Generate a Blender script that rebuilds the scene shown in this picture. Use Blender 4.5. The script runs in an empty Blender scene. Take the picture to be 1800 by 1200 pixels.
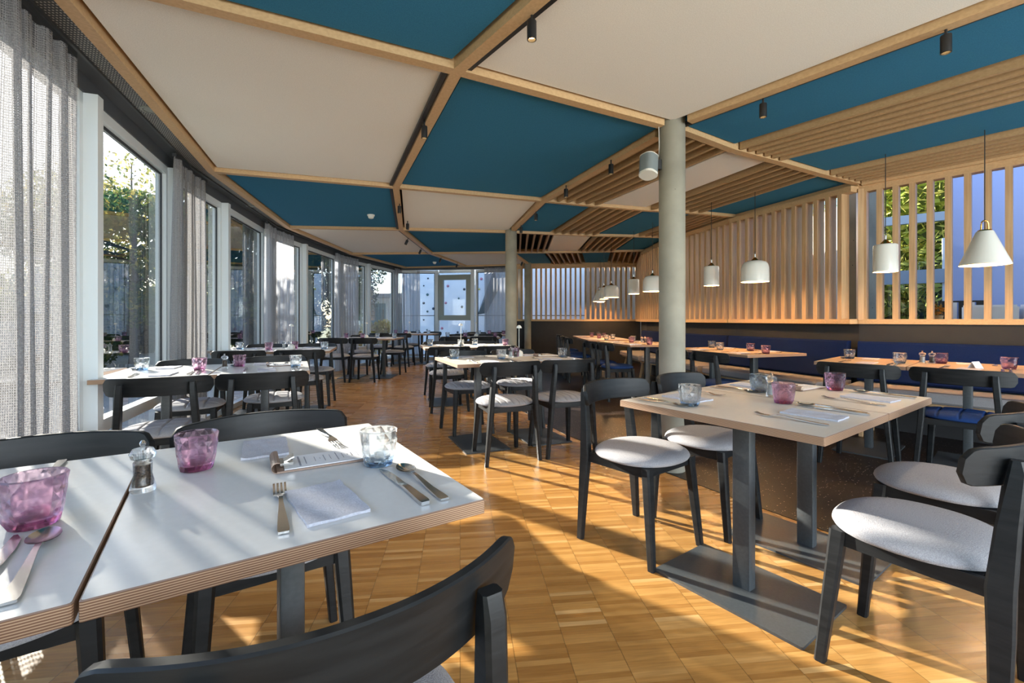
import bpy, bmesh, math, random
from mathutils import Vector, Matrix
R = math.radians
random.seed(7)
scene = bpy.context.scene
COL = scene.collection

# ------------------------------------------------------------------ camera
HC = 1.108                       # eye height
F = 800.0                        # focal length in pixels of the 1800 wide frame
cam_d = bpy.data.cameras.new('camera')
cam = bpy.data.objects.new('camera', cam_d)
COL.objects.link(cam)
cam.location = (0, 0, HC)
cam.rotation_euler = (R(90), 0, 0)
cam_d.sensor_width = 36
cam_d.lens = 36 * F / 1800
cam_d.shift_y = -39 / 1800
cam_d.clip_start = 0.03
cam_d.clip_end = 300
scene.camera = cam

# ------------------------------------------------------------------ view, world, sun
scene.view_settings.view_transform = 'Standard'
scene.view_settings.look = 'None'
scene.view_settings.gamma = 1
scene.view_settings.use_curve_mapping = False
scene.view_settings.exposure = 1.85
cy = scene.cycles
cy.max_bounces = 12
cy.diffuse_bounces = 7
cy.glossy_bounces = 4
cy.transmission_bounces = 8
cy.transparent_max_bounces = 24
cy.sample_clamp_indirect = 6
cy.caustics_reflective = False
cy.caustics_refractive = False

SUN_EL = 18.4
SUN_DIR = Vector((-0.79, 0.61, math.tan(R(SUN_EL)))).normalized()   # towards the sun
w = bpy.data.worlds.new('sky'); scene.world = w
w.use_nodes = True
nt = w.node_tree
sk = nt.nodes.new('ShaderNodeTexSky')
sk.sky_type = 'NISHITA'
sk.sun_disc = False
sk.sun_elevation = R(28)
sk.sun_rotation = math.atan2(SUN_DIR.x, SUN_DIR.y)
sk.air_density = 1.0
sk.dust_density = 1.0
sk.ozone_density = 2.5
bgn = nt.nodes['Background']
nt.links.new(sk.outputs[0], bgn.inputs[0])
bgn.inputs[1].default_value = 0.17

sd = bpy.data.lights.new('sun', 'SUN')
sd.energy = 14.5
sd.angle = R(0.6)
sd.color = (1.0, 0.90, 0.76)
so = bpy.data.objects.new('sun', sd); COL.objects.link(so)
so.rotation_euler = (-SUN_DIR).to_track_quat('-Z', 'Y').to_euler()

# ------------------------------------------------------------------ plan of the room (metres, camera at the origin looking along +Y)
ZB = 2.508      # underside of the oak beams
ZP = 2.545      # underside of the felt panels
ZS = 2.56       # soffit along the windows
ZC = 2.80       # slab above
# longitudinal lines x radial lines; index 0 is behind the camera
NODES = {
 'L0': [(.95,-2.0), (-.75,-.16), (-1.907,1.815), (-2.864,4.34), (-3.456,7.03), (-3.484,9.866), (-2.93,12.53)],
 'L1': [(2.9,-1.3), (1.25,.506), (-.314,2.586), (-1.242,4.868), (-1.75,7.177), (-1.746,9.797), (-1.246,12.17)],
 'L2': [(4.4,-.4), (2.78,1.31), (1.177,3.362), (.374,5.435), (-.015,7.40), (0.0,9.666), (.385,11.8)],
 'S1': [(4.9,0.1), (3.35,1.80), (1.835,3.791), (1.066,5.683), (.661,7.55), (.70,9.65), (1.06,11.7)],
 'S2': [(5.5,.5), (4.0,2.10), (2.382,4.082), (1.743,5.89), (1.41,7.69), (1.423,9.61), (1.815,11.6)],
 'S3': [(6.1,.9), (4.62,2.45), (3.055,4.46), (2.522,6.083), (2.122,7.77), (2.115,9.51), (2.46,11.5)],
 'S4': [(6.8,1.2), (5.27,2.75), (3.614,4.745), (3.09,6.29), (2.77,7.88), (2.77,9.40), (3.23,11.43)],
}
ROWS = ['L0', 'L1', 'L2', 'S1', 'S2', 'S3', 'S4']
def V2(p): return Vector((p[0], p[1]))
def offset_path(pts, d):
    """offset a polyline to its left (d>0) in plan"""
    pts = [V2(p) for p in pts]; out = []
    for i, p in enumerate(pts):
        ns = []
        if i > 0:
            t = (p - pts[i-1]).normalized(); ns.append(Vector((-t.y, t.x)))
        if i < len(pts)-1:
            t = (pts[i+1] - p).normalized(); ns.append(Vector((-t.y, t.x)))
        n = sum(ns, Vector((0, 0))).normalized()
        k = 1 / max(.3, n.dot(ns[0]))
        out.append(p + n*d*k)
    return out

# ------------------------------------------------------------------ materials
def new_mat(name):
    m = bpy.data.materials.new(name); m.use_nodes = True
    n = m.node_tree.nodes; b = n['Principled BSDF']
    return m, m.node_tree, b
def P(b, color=None, rough=None, metal=None, spec=None):
    if color is not None: b.inputs['Base Color'].default_value = (*color, 1)
    if rough is not None: b.inputs['Roughness'].default_value = rough
    if metal is not None: b.inputs['Metallic'].default_value = metal
    if spec is not None: b.inputs['Specular IOR Level'].default_value = spec
def N(t, kind, **kw):
    n = t.nodes.new(kind)
    for k, v in kw.items(): setattr(n, k, v)
    return n
def L(t, a, b): t.links.new(a, b)
def math_n(t, op, a, b=None):
    n = N(t, 'ShaderNodeMath', operation=op)
    for i, v in enumerate((a, b)):
        if v is None: continue
        if isinstance(v, (int, float)): n.inputs[i].default_value = v
        else: L(t, v, n.inputs[i])
    return n.outputs[0]
def ramp(t, fac, stops):
    r = N(t, 'ShaderNodeValToRGB'); L(t, fac, r.inputs[0])
    e = r.color_ramp.elements
    while len(e) < len(stops): e.new(.5)
    for i, (p, c) in enumerate(stops): e[i].position = p; e[i].color = (*c, 1)
    return r.outputs[0]
def plain(name, c, rough=.5, metal=0, spec=.5):
    m, t, b = new_mat(name); P(b, c, rough, metal, spec); return m
def noisy(name, c1, c2, scale=40, rough=.6, metal=0, stretch=(1,1,1), bump=0, detail=4, coord='Object', spec=.5, lo=.35, hi=.65):
    m, t, b = new_mat(name); P(b, c1, rough, metal, spec)
    tc = N(t, 'ShaderNodeTexCoord'); mp = N(t, 'ShaderNodeMapping'); mp.inputs['Scale'].default_value = stretch
    no = N(t, 'ShaderNodeTexNoise'); no.inputs['Scale'].default_value = scale; no.inputs['Detail'].default_value = detail
    L(t, tc.outputs[coord], mp.inputs[0]); L(t, mp.outputs[0], no.inputs[0])
    L(t, ramp(t, no.outputs[0], [(lo, c1), (hi, c2)]), b.inputs['Base Color'])
    if bump:
        bu = N(t, 'ShaderNodeBump'); bu.inputs['Strength'].default_value = bump; bu.inputs['Distance'].default_value = .004
        L(t, no.outputs[0], bu.inputs['Height']); L(t, bu.outputs[0], b.inputs['Normal'])
    return m
M = {}
M['oak'] = noisy('oak', (.53,.34,.175), (.60,.395,.21), 55, .5, stretch=(1,1,1.5), spec=.35)
M['oak_v'] = noisy('oak_upright', (.47,.30,.155), (.60,.40,.22), 60, .5, stretch=(1,1,.04), spec=.35)
M['oak_slat'] = noisy('oak_slat', (.42,.26,.125), (.48,.305,.155), 55, .55, stretch=(1,1,1.5), spec=.3)
M['felt_blue'] = noisy('felt_blue', (.030,.150,.265), (.042,.190,.320), 260, .95, spec=.15)
M['felt_beige'] = noisy('felt_beige', (.76,.72,.65), (.86,.82,.75), 220, .95, spec=.15)
M['dark_slab'] = plain('dark_slab', (.055,.055,.058), .8)
M['black'] = plain('black_metal', (.012,.012,.013), .45)
M['black_wood'] = noisy('black_stained_wood', (.007,.008,.009), (.014,.015,.016), 30, .46, stretch=(.25,.25,2.2), bump=.15, spec=.32)
M['steel_dark'] = noisy('charcoal_steel', (.050,.056,.060), (.062,.068,.072), 90, .42, spec=.5)
M['white_frame'] = plain('white_frame', (.72,.76,.78), .35)
M['grey_frame'] = plain('grey_green_frame', (.30,.33,.30), .4)
M['gasket'] = plain('gasket', (.02,.022,.025), .6)
M['fascia'] = plain('fascia', (.075,.082,.09), .6)
M['wainscot'] = noisy('wainscot', (.016,.0155,.017), (.019,.0185,.019), 8, .7)
M['lam'] = noisy('laminate', (.64,.575,.50), (.66,.60,.52), 60, .42, spec=.5)
M['lam_white'] = noisy('laminate_white', (.74,.73,.71), (.76,.75,.73), 60, .24, spec=.5)
M['napkin'] = noisy('napkin', (.50,.50,.56), (.60,.60,.66), 300, .95, bump=.4, spec=.1)
M['steel'] = plain('cutlery_steel', (.62,.60,.57), .16, 1.0)
M['white_lamp'] = plain('lamp_enamel', (.78,.76,.70), .22)
M['brass'] = plain('brass', (.75,.42,.10), .25, 1.0)
M['wallpaint'] = plain('wall_paint', (.62,.58,.52), .8)
M['white_plastic'] = plain('white_plastic', (.72,.70,.64), .4)
M['grey_plastic'] = plain('grey_mesh', (.20,.23,.24), .5)
M['paper'] = plain('menu_paper', (.80,.80,.82), .6)
M['ink'] = plain('ink', (.05,.06,.10), .6)
M['kraft'] = plain('kraft_board', (.30,.20,.15), .6)

def fabric(name, c1, c2, seams=None):
    m = noisy(name, c1, c2, 350, .95, bump=.5, spec=.1)
    return m
M['fab_grey'] = fabric('grey_fabric', (.33,.32,.335), (.46,.45,.465))
M['fab_taupe'] = fabric('taupe_fabric', (.36,.30,.27), (.46,.39,.35))
M['fab_bench'] = fabric('bench_fabric', (.27,.25,.25), (.35,.33,.33))
M['fab_navy'] = fabric('navy_fabric', (.012,.035,.13), (.02,.055,.18))
M['fab_navy_dark'] = fabric('navy_backrest', (.005,.013,.055), (.008,.019,.075))

def concrete():
    m, t, b = new_mat('column_concrete'); P(b, (.4,.4,.36), .75)
    tc = N(t, 'ShaderNodeTexCoord')
    n1 = N(t, 'ShaderNodeTexNoise'); n1.inputs['Scale'].default_value = 3.0; n1.inputs['Detail'].default_value = 8
    vo = N(t, 'ShaderNodeTexVoronoi'); vo.inputs['Scale'].default_value = 9
    L(t, tc.outputs['Object'], n1.inputs[0]); L(t, tc.outputs['Object'], vo.inputs[0])
    c = ramp(t, n1.outputs[0], [(.3, (.215,.20,.16)), (.7, (.34,.315,.25))])
    sp = ramp(t, vo.outputs['Distance'], [(.04, (.12,.12,.11)), (.06, (1,1,1))])
    mx = N(t, 'ShaderNodeMixRGB', blend_type='MULTIPLY'); mx.inputs[0].default_value = 1
    L(t, c, mx.inputs[1]); L(t, sp, mx.inputs[2]); L(t, mx.outputs[0], b.inputs['Base Color'])
    return m
M['concrete'] = concrete()

def ply_edge():
    m, t, b = new_mat('plywood_edge'); P(b, (.5,.35,.2), .55)
    tc = N(t, 'ShaderNodeTexCoord'); sx = N(t, 'ShaderNodeSeparateXYZ'); L(t, tc.outputs['Object'], sx.inputs[0])
    no = N(t, 'ShaderNodeTexNoise'); no.inputs['Scale'].default_value = 25
    L(t, tc.outputs['Object'], no.inputs[0])
    z = math_n(t, 'ADD', math_n(t, 'MULTIPLY', sx.outputs[2], 1/.0036), math_n(t, 'MULTIPLY', no.outputs[0], .25))
    s = math_n(t, 'SINE', math_n(t, 'MULTIPLY', z, 2*math.pi))
    L(t, ramp(t, s, [(0.0, (.20,.095,.05)), (.55, (.53,.35,.215))]), b.inputs['Base Color'])
    return m
M['ply'] = ply_edge()

def parquet():
    m, t, b = new_mat('mosaic_parquet'); P(b, (.5,.3,.1), .30, spec=.5)
    tc = N(t, 'ShaderNodeTexCoord'); mp = N(t, 'ShaderNodeMapping'); mp.inputs['Rotation'].default_value = (0, 0, R(-6.5))
    L(t, tc.outputs['Object'], mp.inputs[0])
    sx = N(t, 'ShaderNodeSeparateXYZ'); L(t, mp.outputs[0], sx.inputs[0])
    W_, H_ = .178, .0225
    gx = math_n(t, 'MULTIPLY', sx.outputs[0], 1/W_); cx = math_n(t, 'FLOOR', gx)
    wn = N(t, 'ShaderNodeTexWhiteNoise', noise_dimensions='1D'); L(t, cx, wn.inputs['W'])
    gy = math_n(t, 'ADD', math_n(t, 'MULTIPLY', sx.outputs[1], 1/H_), math_n(t, 'MULTIPLY', wn.outputs[0], 7.3)); cyy = math_n(t, 'FLOOR', gy)
    cb = N(t, 'ShaderNodeCombineXYZ'); L(t, cx, cb.inputs[0]); L(t, cyy, cb.inputs[1])
    w2 = N(t, 'ShaderNodeTexWhiteNoise', noise_dimensions='3D'); L(t, cb.outputs[0], w2.inputs['Vector'])
    col = ramp(t, w2.outputs[0], [(0, (.37,.175,.046)), (.5, (.44,.22,.060)), (.93, (.52,.28,.085)), (1, (.61,.38,.16))])
    # grain along each strip
    mg = N(t, 'ShaderNodeMapping'); mg.inputs['Scale'].default_value = (9, 130, 1); L(t, mp.outputs[0], mg.inputs[0])
    ng = N(t, 'ShaderNodeTexNoise'); ng.inputs['Scale'].default_value = 1.0; ng.inputs['Detail'].default_value = 5
    L(t, mg.outputs[0], ng.inputs[0])
    gr = ramp(t, ng.outputs[0], [(.3, (.80,.78,.75)), (.65, (1.05,1.05,1.05))])
    mx = N(t, 'ShaderNodeMixRGB', blend_type='MULTIPLY'); mx.inputs[0].default_value = 1
    L(t, col, mx.inputs[1]); L(t, gr, mx.inputs[2])
    # seams between blocks and strips
    fx = math_n(t, 'FRACT', gx); fy = math_n(t, 'FRACT', gy)
    ex = math_n(t, 'LESS_THAN', math_n(t, 'ABSOLUTE', math_n(t, 'SUBTRACT', fx, .5)), .492)
    ey = math_n(t, 'LESS_THAN', math_n(t, 'ABSOLUTE', math_n(t, 'SUBTRACT', fy, .5)), .475)
    e = math_n(t, 'ADD', math_n(t, 'MULTIPLY', math_n(t, 'MULTIPLY', ex, math_n(t, 'ADD', math_n(t, 'MULTIPLY', ey, .22), .78)), .5), .5)
    m2 = N(t, 'ShaderNodeMixRGB', blend_type='MULTIPLY'); m2.inputs[0].default_value = 1
    L(t, mx.outputs[0], m2.inputs[1]); L(t, e, m2.inputs[2]); L(t, m2.outputs[0], b.inputs['Base Color'])
    L(t, math_n(t, 'ADD', math_n(t, 'MULTIPLY', w2.outputs[0], .10), .24), b.inputs['Roughness'])
    return m
M['parquet'] = parquet()

def terrazzo():
    m, t, b = new_mat('dark_terrazzo'); P(b, (.03,.02,.015), .38, spec=.3)
    tc = N(t, 'ShaderNodeTexCoord')
    v = N(t, 'ShaderNodeTexVoronoi'); v.inputs['Scale'].default_value = 55; L(t, tc.outputs['Object'], v.inputs[0])
    v2 = N(t, 'ShaderNodeTexVoronoi'); v2.inputs['Scale'].default_value = 120; L(t, tc.outputs['Object'], v2.inputs[0])
    d = math_n(t, 'LESS_THAN', v.outputs['Distance'], .20)
    sp = N(t, 'ShaderNodeSeparateColor'); L(t, v.outputs['Color'], sp.inputs[0])
    k = math_n(t, 'MULTIPLY', d, math_n(t, 'GREATER_THAN', sp.outputs[0], .62))
    mx = N(t, 'ShaderNodeMixRGB'); L(t, k, mx.inputs[0])
    L(t, ramp(t, v2.outputs['Distance'], [(.1, (.030,.019,.015)), (.6, (.012,.008,.007))]), mx.inputs[1]); mx.inputs[2].default_value = (.50,.40,.32,1)
    L(t, mx.outputs[0], b.inputs['Base Color'])
    return m
M['terrazzo'] = terrazzo()

def perforated():
    m, t, b = new_mat('perforated_metal'); P(b, (.1,.11,.115), .5)
    tc = N(t, 'ShaderNodeTexCoord'); mp = N(t, 'ShaderNodeMapping'); mp.inputs['Scale'].default_value = (55,55,0)
    L(t, tc.outputs['Object'], mp.inputs[0])
    fr = N(t, 'ShaderNodeVectorMath', operation='FRACTION'); L(t, mp.outputs[0], fr.inputs[0])
    sb = N(t, 'ShaderNodeVectorMath', operation='SUBTRACT'); L(t, fr.outputs[0], sb.inputs[0]); sb.inputs[1].default_value = (.5,.5,0)
    ln = N(t, 'ShaderNodeVectorMath', operation='LENGTH'); L(t, sb.outputs[0], ln.inputs[0])
    k = math_n(t, 'LESS_THAN', ln.outputs['Value'], .24)
    mx = N(t, 'ShaderNodeMixRGB'); L(t, k, mx.inputs[0]); mx.inputs[1].default_value = (.085,.095,.10,1); mx.inputs[2].default_value = (.72,.72,.66,1)
    L(t, mx.outputs[0], b.inputs['Base Color'])
    return m
M['perf'] = perforated()

def window_glass():
    m, t, b = new_mat('window_glass'); t.nodes.remove(b)
    out = t.nodes['Material Output']
    tr = N(t, 'ShaderNodeBsdfTransparent'); tr.inputs[0].default_value = (.93,.96,.98,1)
    gl = N(t, 'ShaderNodeBsdfGlossy'); gl.inputs['Roughness'].default_value = 0.0
    lw = N(t, 'ShaderNodeFresnel'); lw.inputs[0].default_value = 1.45
    mx = N(t, 'ShaderNodeMixShader'); L(t, math_n(t, 'MULTIPLY', lw.outputs[0], .6), mx.inputs[0]); L(t, tr.outputs[0], mx.inputs[1]); L(t, gl.outputs[0], mx.inputs[2])
    L(t, mx.outputs[0], out.inputs[0])
    return m
M['glass'] = window_glass()

def tumbler_glass(name, c):
    m, t, b = new_mat(name); P(b, c, .02)
    b.inputs['Transmission Weight'].default_value = 1.0
    b.inputs['IOR'].default_value = 1.42
    out = t.nodes['Material Output']
    tr = N(t, 'ShaderNodeBsdfTransparent'); tr.inputs[0].default_value = (*[x**.7 for x in c], 1)
    mx = N(t, 'ShaderNodeMixShader'); mx.inputs[0].default_value = .35
    L(t, b.outputs[0], mx.inputs[1]); L(t, tr.outputs[0], mx.inputs[2]); L(t, mx.outputs[0], out.inputs[0])
    return m
M['g_purple'] = tumbler_glass('purple_glass', (.80,.63,.74))
M['g_purple_base'] = tumbler_glass('purple_glass_base', (.42,.12,.27))
M['g_clear'] = tumbler_glass('clear_glass', (.93,.96,.98))
M['g_blue_base'] = tumbler_glass('blue_glass_base', (.26,.44,.70))
M['g_smoke'] = tumbler_glass('smoke_glass', (.60,.67,.73))
M['g_smoke_base'] = tumbler_glass('smoke_glass_base', (.26,.31,.38))

def curtain_mat(name='woven_curtain', c1=(.21,.205,.215), c2=(.37,.36,.36), trans=.30, open_=.12):
    m, t, b = new_mat(name); t.nodes.remove(b)
    out = t.nodes['Material Output']
    uv = N(t, 'ShaderNodeUVMap'); mp = N(t, 'ShaderNodeMapping'); mp.inputs['Scale'].default_value = (115, 90, 1)
    L(t, uv.outputs[0], mp.inputs[0]); sx = N(t, 'ShaderNodeSeparateXYZ'); L(t, mp.outputs[0], sx.inputs[0])
    fx = math_n(t, 'ABSOLUTE', math_n(t, 'SUBTRACT', math_n(t, 'FRACT', sx.outputs[0]), .5))
    fy = math_n(t, 'ABSOLUTE', math_n(t, 'SUBTRACT', math_n(t, 'FRACT', sx.outputs[1]), .5))
    hole = math_n(t, 'MULTIPLY', math_n(t, 'LESS_THAN', fx, .22), math_n(t, 'LESS_THAN', fy, .30))
    no = N(t, 'ShaderNodeTexNoise'); no.inputs['Scale'].default_value = 1.1; L(t, mp.outputs[0], no.inputs[0])
    mp2 = N(t, 'ShaderNodeMapping'); mp2.inputs['Scale'].default_value = (14, .35, 1); L(t, uv.outputs[0], mp2.inputs[0])
    n2 = N(t, 'ShaderNodeTexNoise'); n2.inputs['Scale'].default_value = 1.6; n2.inputs['Detail'].default_value = 5; L(t, mp2.outputs[0], n2.inputs[0])
    col = ramp(t, no.outputs[0], [(.3, c1), (.7, c2)])
    df = N(t, 'ShaderNodeBsdfDiffuse'); L(t, col, df.inputs[0])
    tl = N(t, 'ShaderNodeBsdfTranslucent'); L(t, col, tl.inputs[0])
    m1 = N(t, 'ShaderNodeMixShader'); m1.inputs[0].default_value = trans; L(t, df.outputs[0], m1.inputs[1]); L(t, tl.outputs[0], m1.inputs[2])
    tr = N(t, 'ShaderNodeBsdfTransparent')
    m2 = N(t, 'ShaderNodeMixShader'); L(t, math_n(t, 'MULTIPLY', hole, math_n(t, 'ADD', n2.outputs[0], open_)), m2.inputs[0])
    L(t, m1.outputs[0], m2.inputs[1]); L(t, tr.outputs[0], m2.inputs[2]); L(t, m2.outputs[0], out.inputs[0])
    return m
M['curtain'] = curtain_mat()
M['sheer'] = curtain_mat('sheer_curtain', (.36,.37,.40), (.50,.50,.53), .45, .45)

def emit(name, c, s):
    m, t, b = new_mat(name); P(b, c, .5)
    b.inputs['Emission Color'].default_value = (*c, 1); b.inputs['Emission Strength'].default_value = s
    return m
M['glow'] = emit('lamp_glow', (1.0,.62,.25), 5)
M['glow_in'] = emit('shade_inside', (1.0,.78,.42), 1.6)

def leaf_mat(name, stops):
    m, t, b = new_mat(name); P(b, (.1,.2,.05), .55)
    g = N(t, 'ShaderNodeNewGeometry')
    c = ramp(t, g.outputs['Random Per Island'], stops)
    t.nodes.remove(b); out = t.nodes['Material Output']
    d = N(t, 'ShaderNodeBsdfDiffuse'); tl = N(t, 'ShaderNodeBsdfTranslucent'); mx = N(t, 'ShaderNodeMixShader'); mx.inputs[0].default_value = .4
    L(t, c, d.inputs[0]); L(t, c, tl.inputs[0]); L(t, d.outputs[0], mx.inputs[1]); L(t, tl.outputs[0], mx.inputs[2]); L(t, mx.outputs[0], out.inputs[0])
    return m
M['leaf_green'] = leaf_mat('green_leaves', [(0, (.025,.06,.02)), (.6, (.07,.13,.035)), (.9, (.22,.22,.05)), (1, (.50,.36,.06))])
M['leaf_dark'] = leaf_mat('dark_leaves', [(0, (.010,.030,.022)), (.6, (.025,.055,.03)), (.93, (.08,.11,.04)), (1, (.35,.27,.06))])
M['leaf_yellow'] = leaf_mat('yellow_leaves', [(0, (.35,.20,.02)), (.5, (.70,.48,.06)), (1, (.85,.70,.22))])
M['bark'] = noisy('bark', (.05,.04,.035), (.10,.08,.065), 12, .9)
M['grass'] = noisy('grass', (.06,.09,.03), (.13,.15,.05), 3, .95)
M['bounce_paving'] = noisy('bounce_paving', (.48,.47,.43), (.58,.56,.52), 2, .9)
M['climb'] = noisy('climbing_wall', (.70,.73,.78), (.80,.83,.87), 1.5, .85)

# ------------------------------------------------------------------ mesh helpers
class MB:
    def __init__(s): s.v = []; s.f = []; s.m = []; s.uv = None
    def add(s, vs, fs, mi=0):
        o = len(s.v); s.v += [tuple(v) for v in vs]; s.f += [tuple(o+i for i in f) for f in fs]; s.m += [mi]*len(fs); return s
    def box(s, c, size, rz=0, mi=0, top=None):
        """box by centre and size turned about z; top = material index of the top face"""
        hx, hy, hz = [a/2 for a in size]; cr, sr = math.cos(rz), math.sin(rz); vs = []
        for z in (-hz, hz):
            for x, y in ((-hx,-hy), (hx,-hy), (hx,hy), (-hx,hy)):
                vs.append((c[0]+x*cr-y*sr, c[1]+x*sr+y*cr, c[2]+z))
        s.add(vs, [(0,3,2,1), (4,5,6,7), (0,1,5,4), (1,2,6,5), (2,3,7,6), (3,0,4,7)], mi)
        if top is not None: s.m[-5] = top
        return s
    def prism(s, poly, z0, z1, mi=0):
        n = len(poly); vs = [(p[0], p[1], z0) for p in poly] + [(p[0], p[1], z1) for p in poly]
        a = sum(poly[i][0]*poly[(i+1)%n][1]-poly[(i+1)%n][0]*poly[i][1] for i in range(n))
        fs = [tuple(range(n))[::-1], tuple(range(n, 2*n))] + [(i, (i+1)%n, n+(i+1)%n, n+i) for i in range(n)]
        if a < 0: fs = [f[::-1] for f in fs]
        return s.add(vs, fs, mi)
    def bar(s, p, q, w, h, mi=0, up=(0,0,1)):
        """straight bar of section w (sideways) x h (along up) between p and q"""
        p = Vector(p); q = Vector(q); t = (q-p).normalized(); up = Vector(up)
        sd_ = t.cross(up).normalized(); u2 = sd_.cross(t).normalized()
        vs = [a + sd_*x*w/2 + u2*z*h/2 for a in (p, q) for x, z in ((-1,-1), (1,-1), (1,1), (-1,1))]
        return s.add(vs, [(3,2,1,0), (4,5,6,7), (0,1,5,4), (1,2,6,5), (2,3,7,6), (3,0,4,7)], mi)
    def sections(s, secs, mi=0):
        """loft through a list of closed rings"""
        n = len(secs[0]); o = []
        for r in secs: o += list(r)
        fs = [tuple(range(n))[::-1], tuple((len(secs)-1)*n+i for i in range(n))]
        for k in range(len(secs)-1):
            for i in range(n): fs.append((k*n+i, k*n+(i+1)%n, (k+1)*n+(i+1)%n, (k+1)*n+i))
        return s.add(o, fs, mi)
    def tube(s, pts, r, n=8, mi=0):
        pts = [Vector(p) for p in pts]; rs = r if isinstance(r, (list, tuple)) else [r]*len(pts); secs = []
        for i, p in enumerate(pts):
            t = (pts[min(i+1, len(pts)-1)] - pts[max(i-1, 0)]).normalized()
            a = t.cross(Vector((0,0,1)) if abs(t.z) < .95 else Vector((1,0,0))).normalized(); b = a.cross(t)
            secs.append([p + (a*math.cos(2*math.pi*k/n) + b*math.sin(2*math.pi*k/n))*rs[i] for k in range(n)][::-1])
        return s.sections(secs, mi)
    def lathe(s, prof, n=24, c=(0,0,0), mi=0, caps=False):
        vs = [(c[0]+r*math.cos(2*math.pi*k/n), c[1]+r*math.sin(2*math.pi*k/n), c[2]+z) for r, z in prof for k in range(n)]
        fs = [(j*n+k, j*n+(k+1)%n, (j+1)*n+(k+1)%n, (j+1)*n+k) for j in range(len(prof)-1) for k in range(n)]
        if caps: fs += [tuple(range(n))[::-1], tuple((len(prof)-1)*n+k for k in range(n))]
        return s.add(vs, fs, mi)
    def mesh(s, name, mats, smooth=None):
        me = bpy.data.meshes.new(name); me.from_pydata(s.v, [], s.f)
        for m in (mats if isinstance(mats, (list, tuple)) else [mats]): me.materials.append(m)
        me.polygons.foreach_set('material_index', s.m)
        if smooth is not None:
            me.polygons.foreach_set('use_smooth', [True]*len(s.f))
            me.update(); me.set_sharp_from_angle(angle=R(smooth))
        me.update()
        return me
    def build(s, name, mats, parent=None, smooth=None, loc=None, rz=0):
        return link(name, s.mesh(name, mats, smooth), parent, loc, rz)
def link(name, me, parent=None, loc=None, rz=0):
    o = bpy.data.objects.new(name, me); COL.objects.link(o)
    if parent: o.parent = parent
    if loc is not None: o.location = loc
    o.rotation_euler.z = rz
    return o
LABELS = {}
def tag(o, label, cat, group=None):
    o['label'] = label; o['category'] = cat
    if group: o['group'] = group
    LABELS.setdefault(label, []).append(o.name)
    return o
def thing(name, label, cat, loc=(0,0,0), rz=0, group=None):
    o = bpy.data.objects.new(name, None); COL.objects.link(o); o.empty_display_size = .1
    o.location = loc; o.rotation_euler.z = rz
    return tag(o, label, cat, group)
def struct(o, *a):
    o['kind'] = 'structure'; return o
CH = {}
def adopt(root, kids): CH[root.name] = kids; return root
def dup(root, loc, rz, label, group=None):
    """copy a thing, its parts and their parts"""
    def cp(o, par):
        c = o.copy(); COL.objects.link(c)
        if par: c.parent = par
        for k in KIDS.get(o, []): KIDS.setdefault(c, []).append(cp(k, c))
        return c
    c = cp(root, None); c.location = loc; c.rotation_euler.z = rz
    c['label'] = label; LABELS.setdefault(label, []).append(c.name)
    if group: c['group'] = group
    return c
KIDS = {}
def kid(parent, o): KIDS.setdefault(parent, []).append(o); return o

# ------------------------------------------------------------------ floor, slab, walls
b = MB().prism([(-60,-60),(60,-60),(60,80),(-60,80)], -.32, -.30); g = b.build('ground', M['grass']); struct(g)
wallW = offset_path(NODES['L0'], .33)                 # glazing line, left of the window beam
room = [tuple(p) for p in wallW]
right = NODES['S4']
poly = room + [(.3, 12.2), (3.3, 11.6)] + [tuple(p) for p in right[::-1]]
b = MB().prism([(-9,-6),(10,-6),(10,16),(-9,16)], -.30, -.004)
# floor slab follows the room
fl = MB().prism([(p[0],p[1]) for p in offset_path(NODES['L0'], .45)] + [(.2,12.7),(3.6,12.7),(3.6,15.5),(9,15.5),(9,-4),(1.5,-4)], -.30, 0.0)
struct(fl.build('floor', M['parquet']))
TB = [(-.10,12.3),(-.45,9.6),(-.20,7.2),(.11,5.54),(.527,4.345),(1.37,2.83),(1.87,2.0),(4.1,-1.0)]
tz = MB().prism(TB + [(8.9,-1.0),(8.9,15.2),(3.7,15.2),(3.6,12.3)], 0.0, .002)
o = tz.build('floor_terrazzo', M['terrazzo']); struct(o)
m_ = MB()
for a, c in zip(TB[:-1], TB[1:]): m_.bar((a[0],a[1],.002),(c[0],c[1],.002), .008, .003)
struct(m_.build('trim_1', M['black']))
sl = MB().prism([(p[0],p[1]) for p in offset_path(NODES['L0'], .45)] + [(.3,12.3),(3.35,11.6)] + [(p[0]+.05,p[1]) for p in right[::-1]], ZC, ZC+.25)
struct(sl.build('ceiling', M['dark_slab']))
# wall behind the camera

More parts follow.
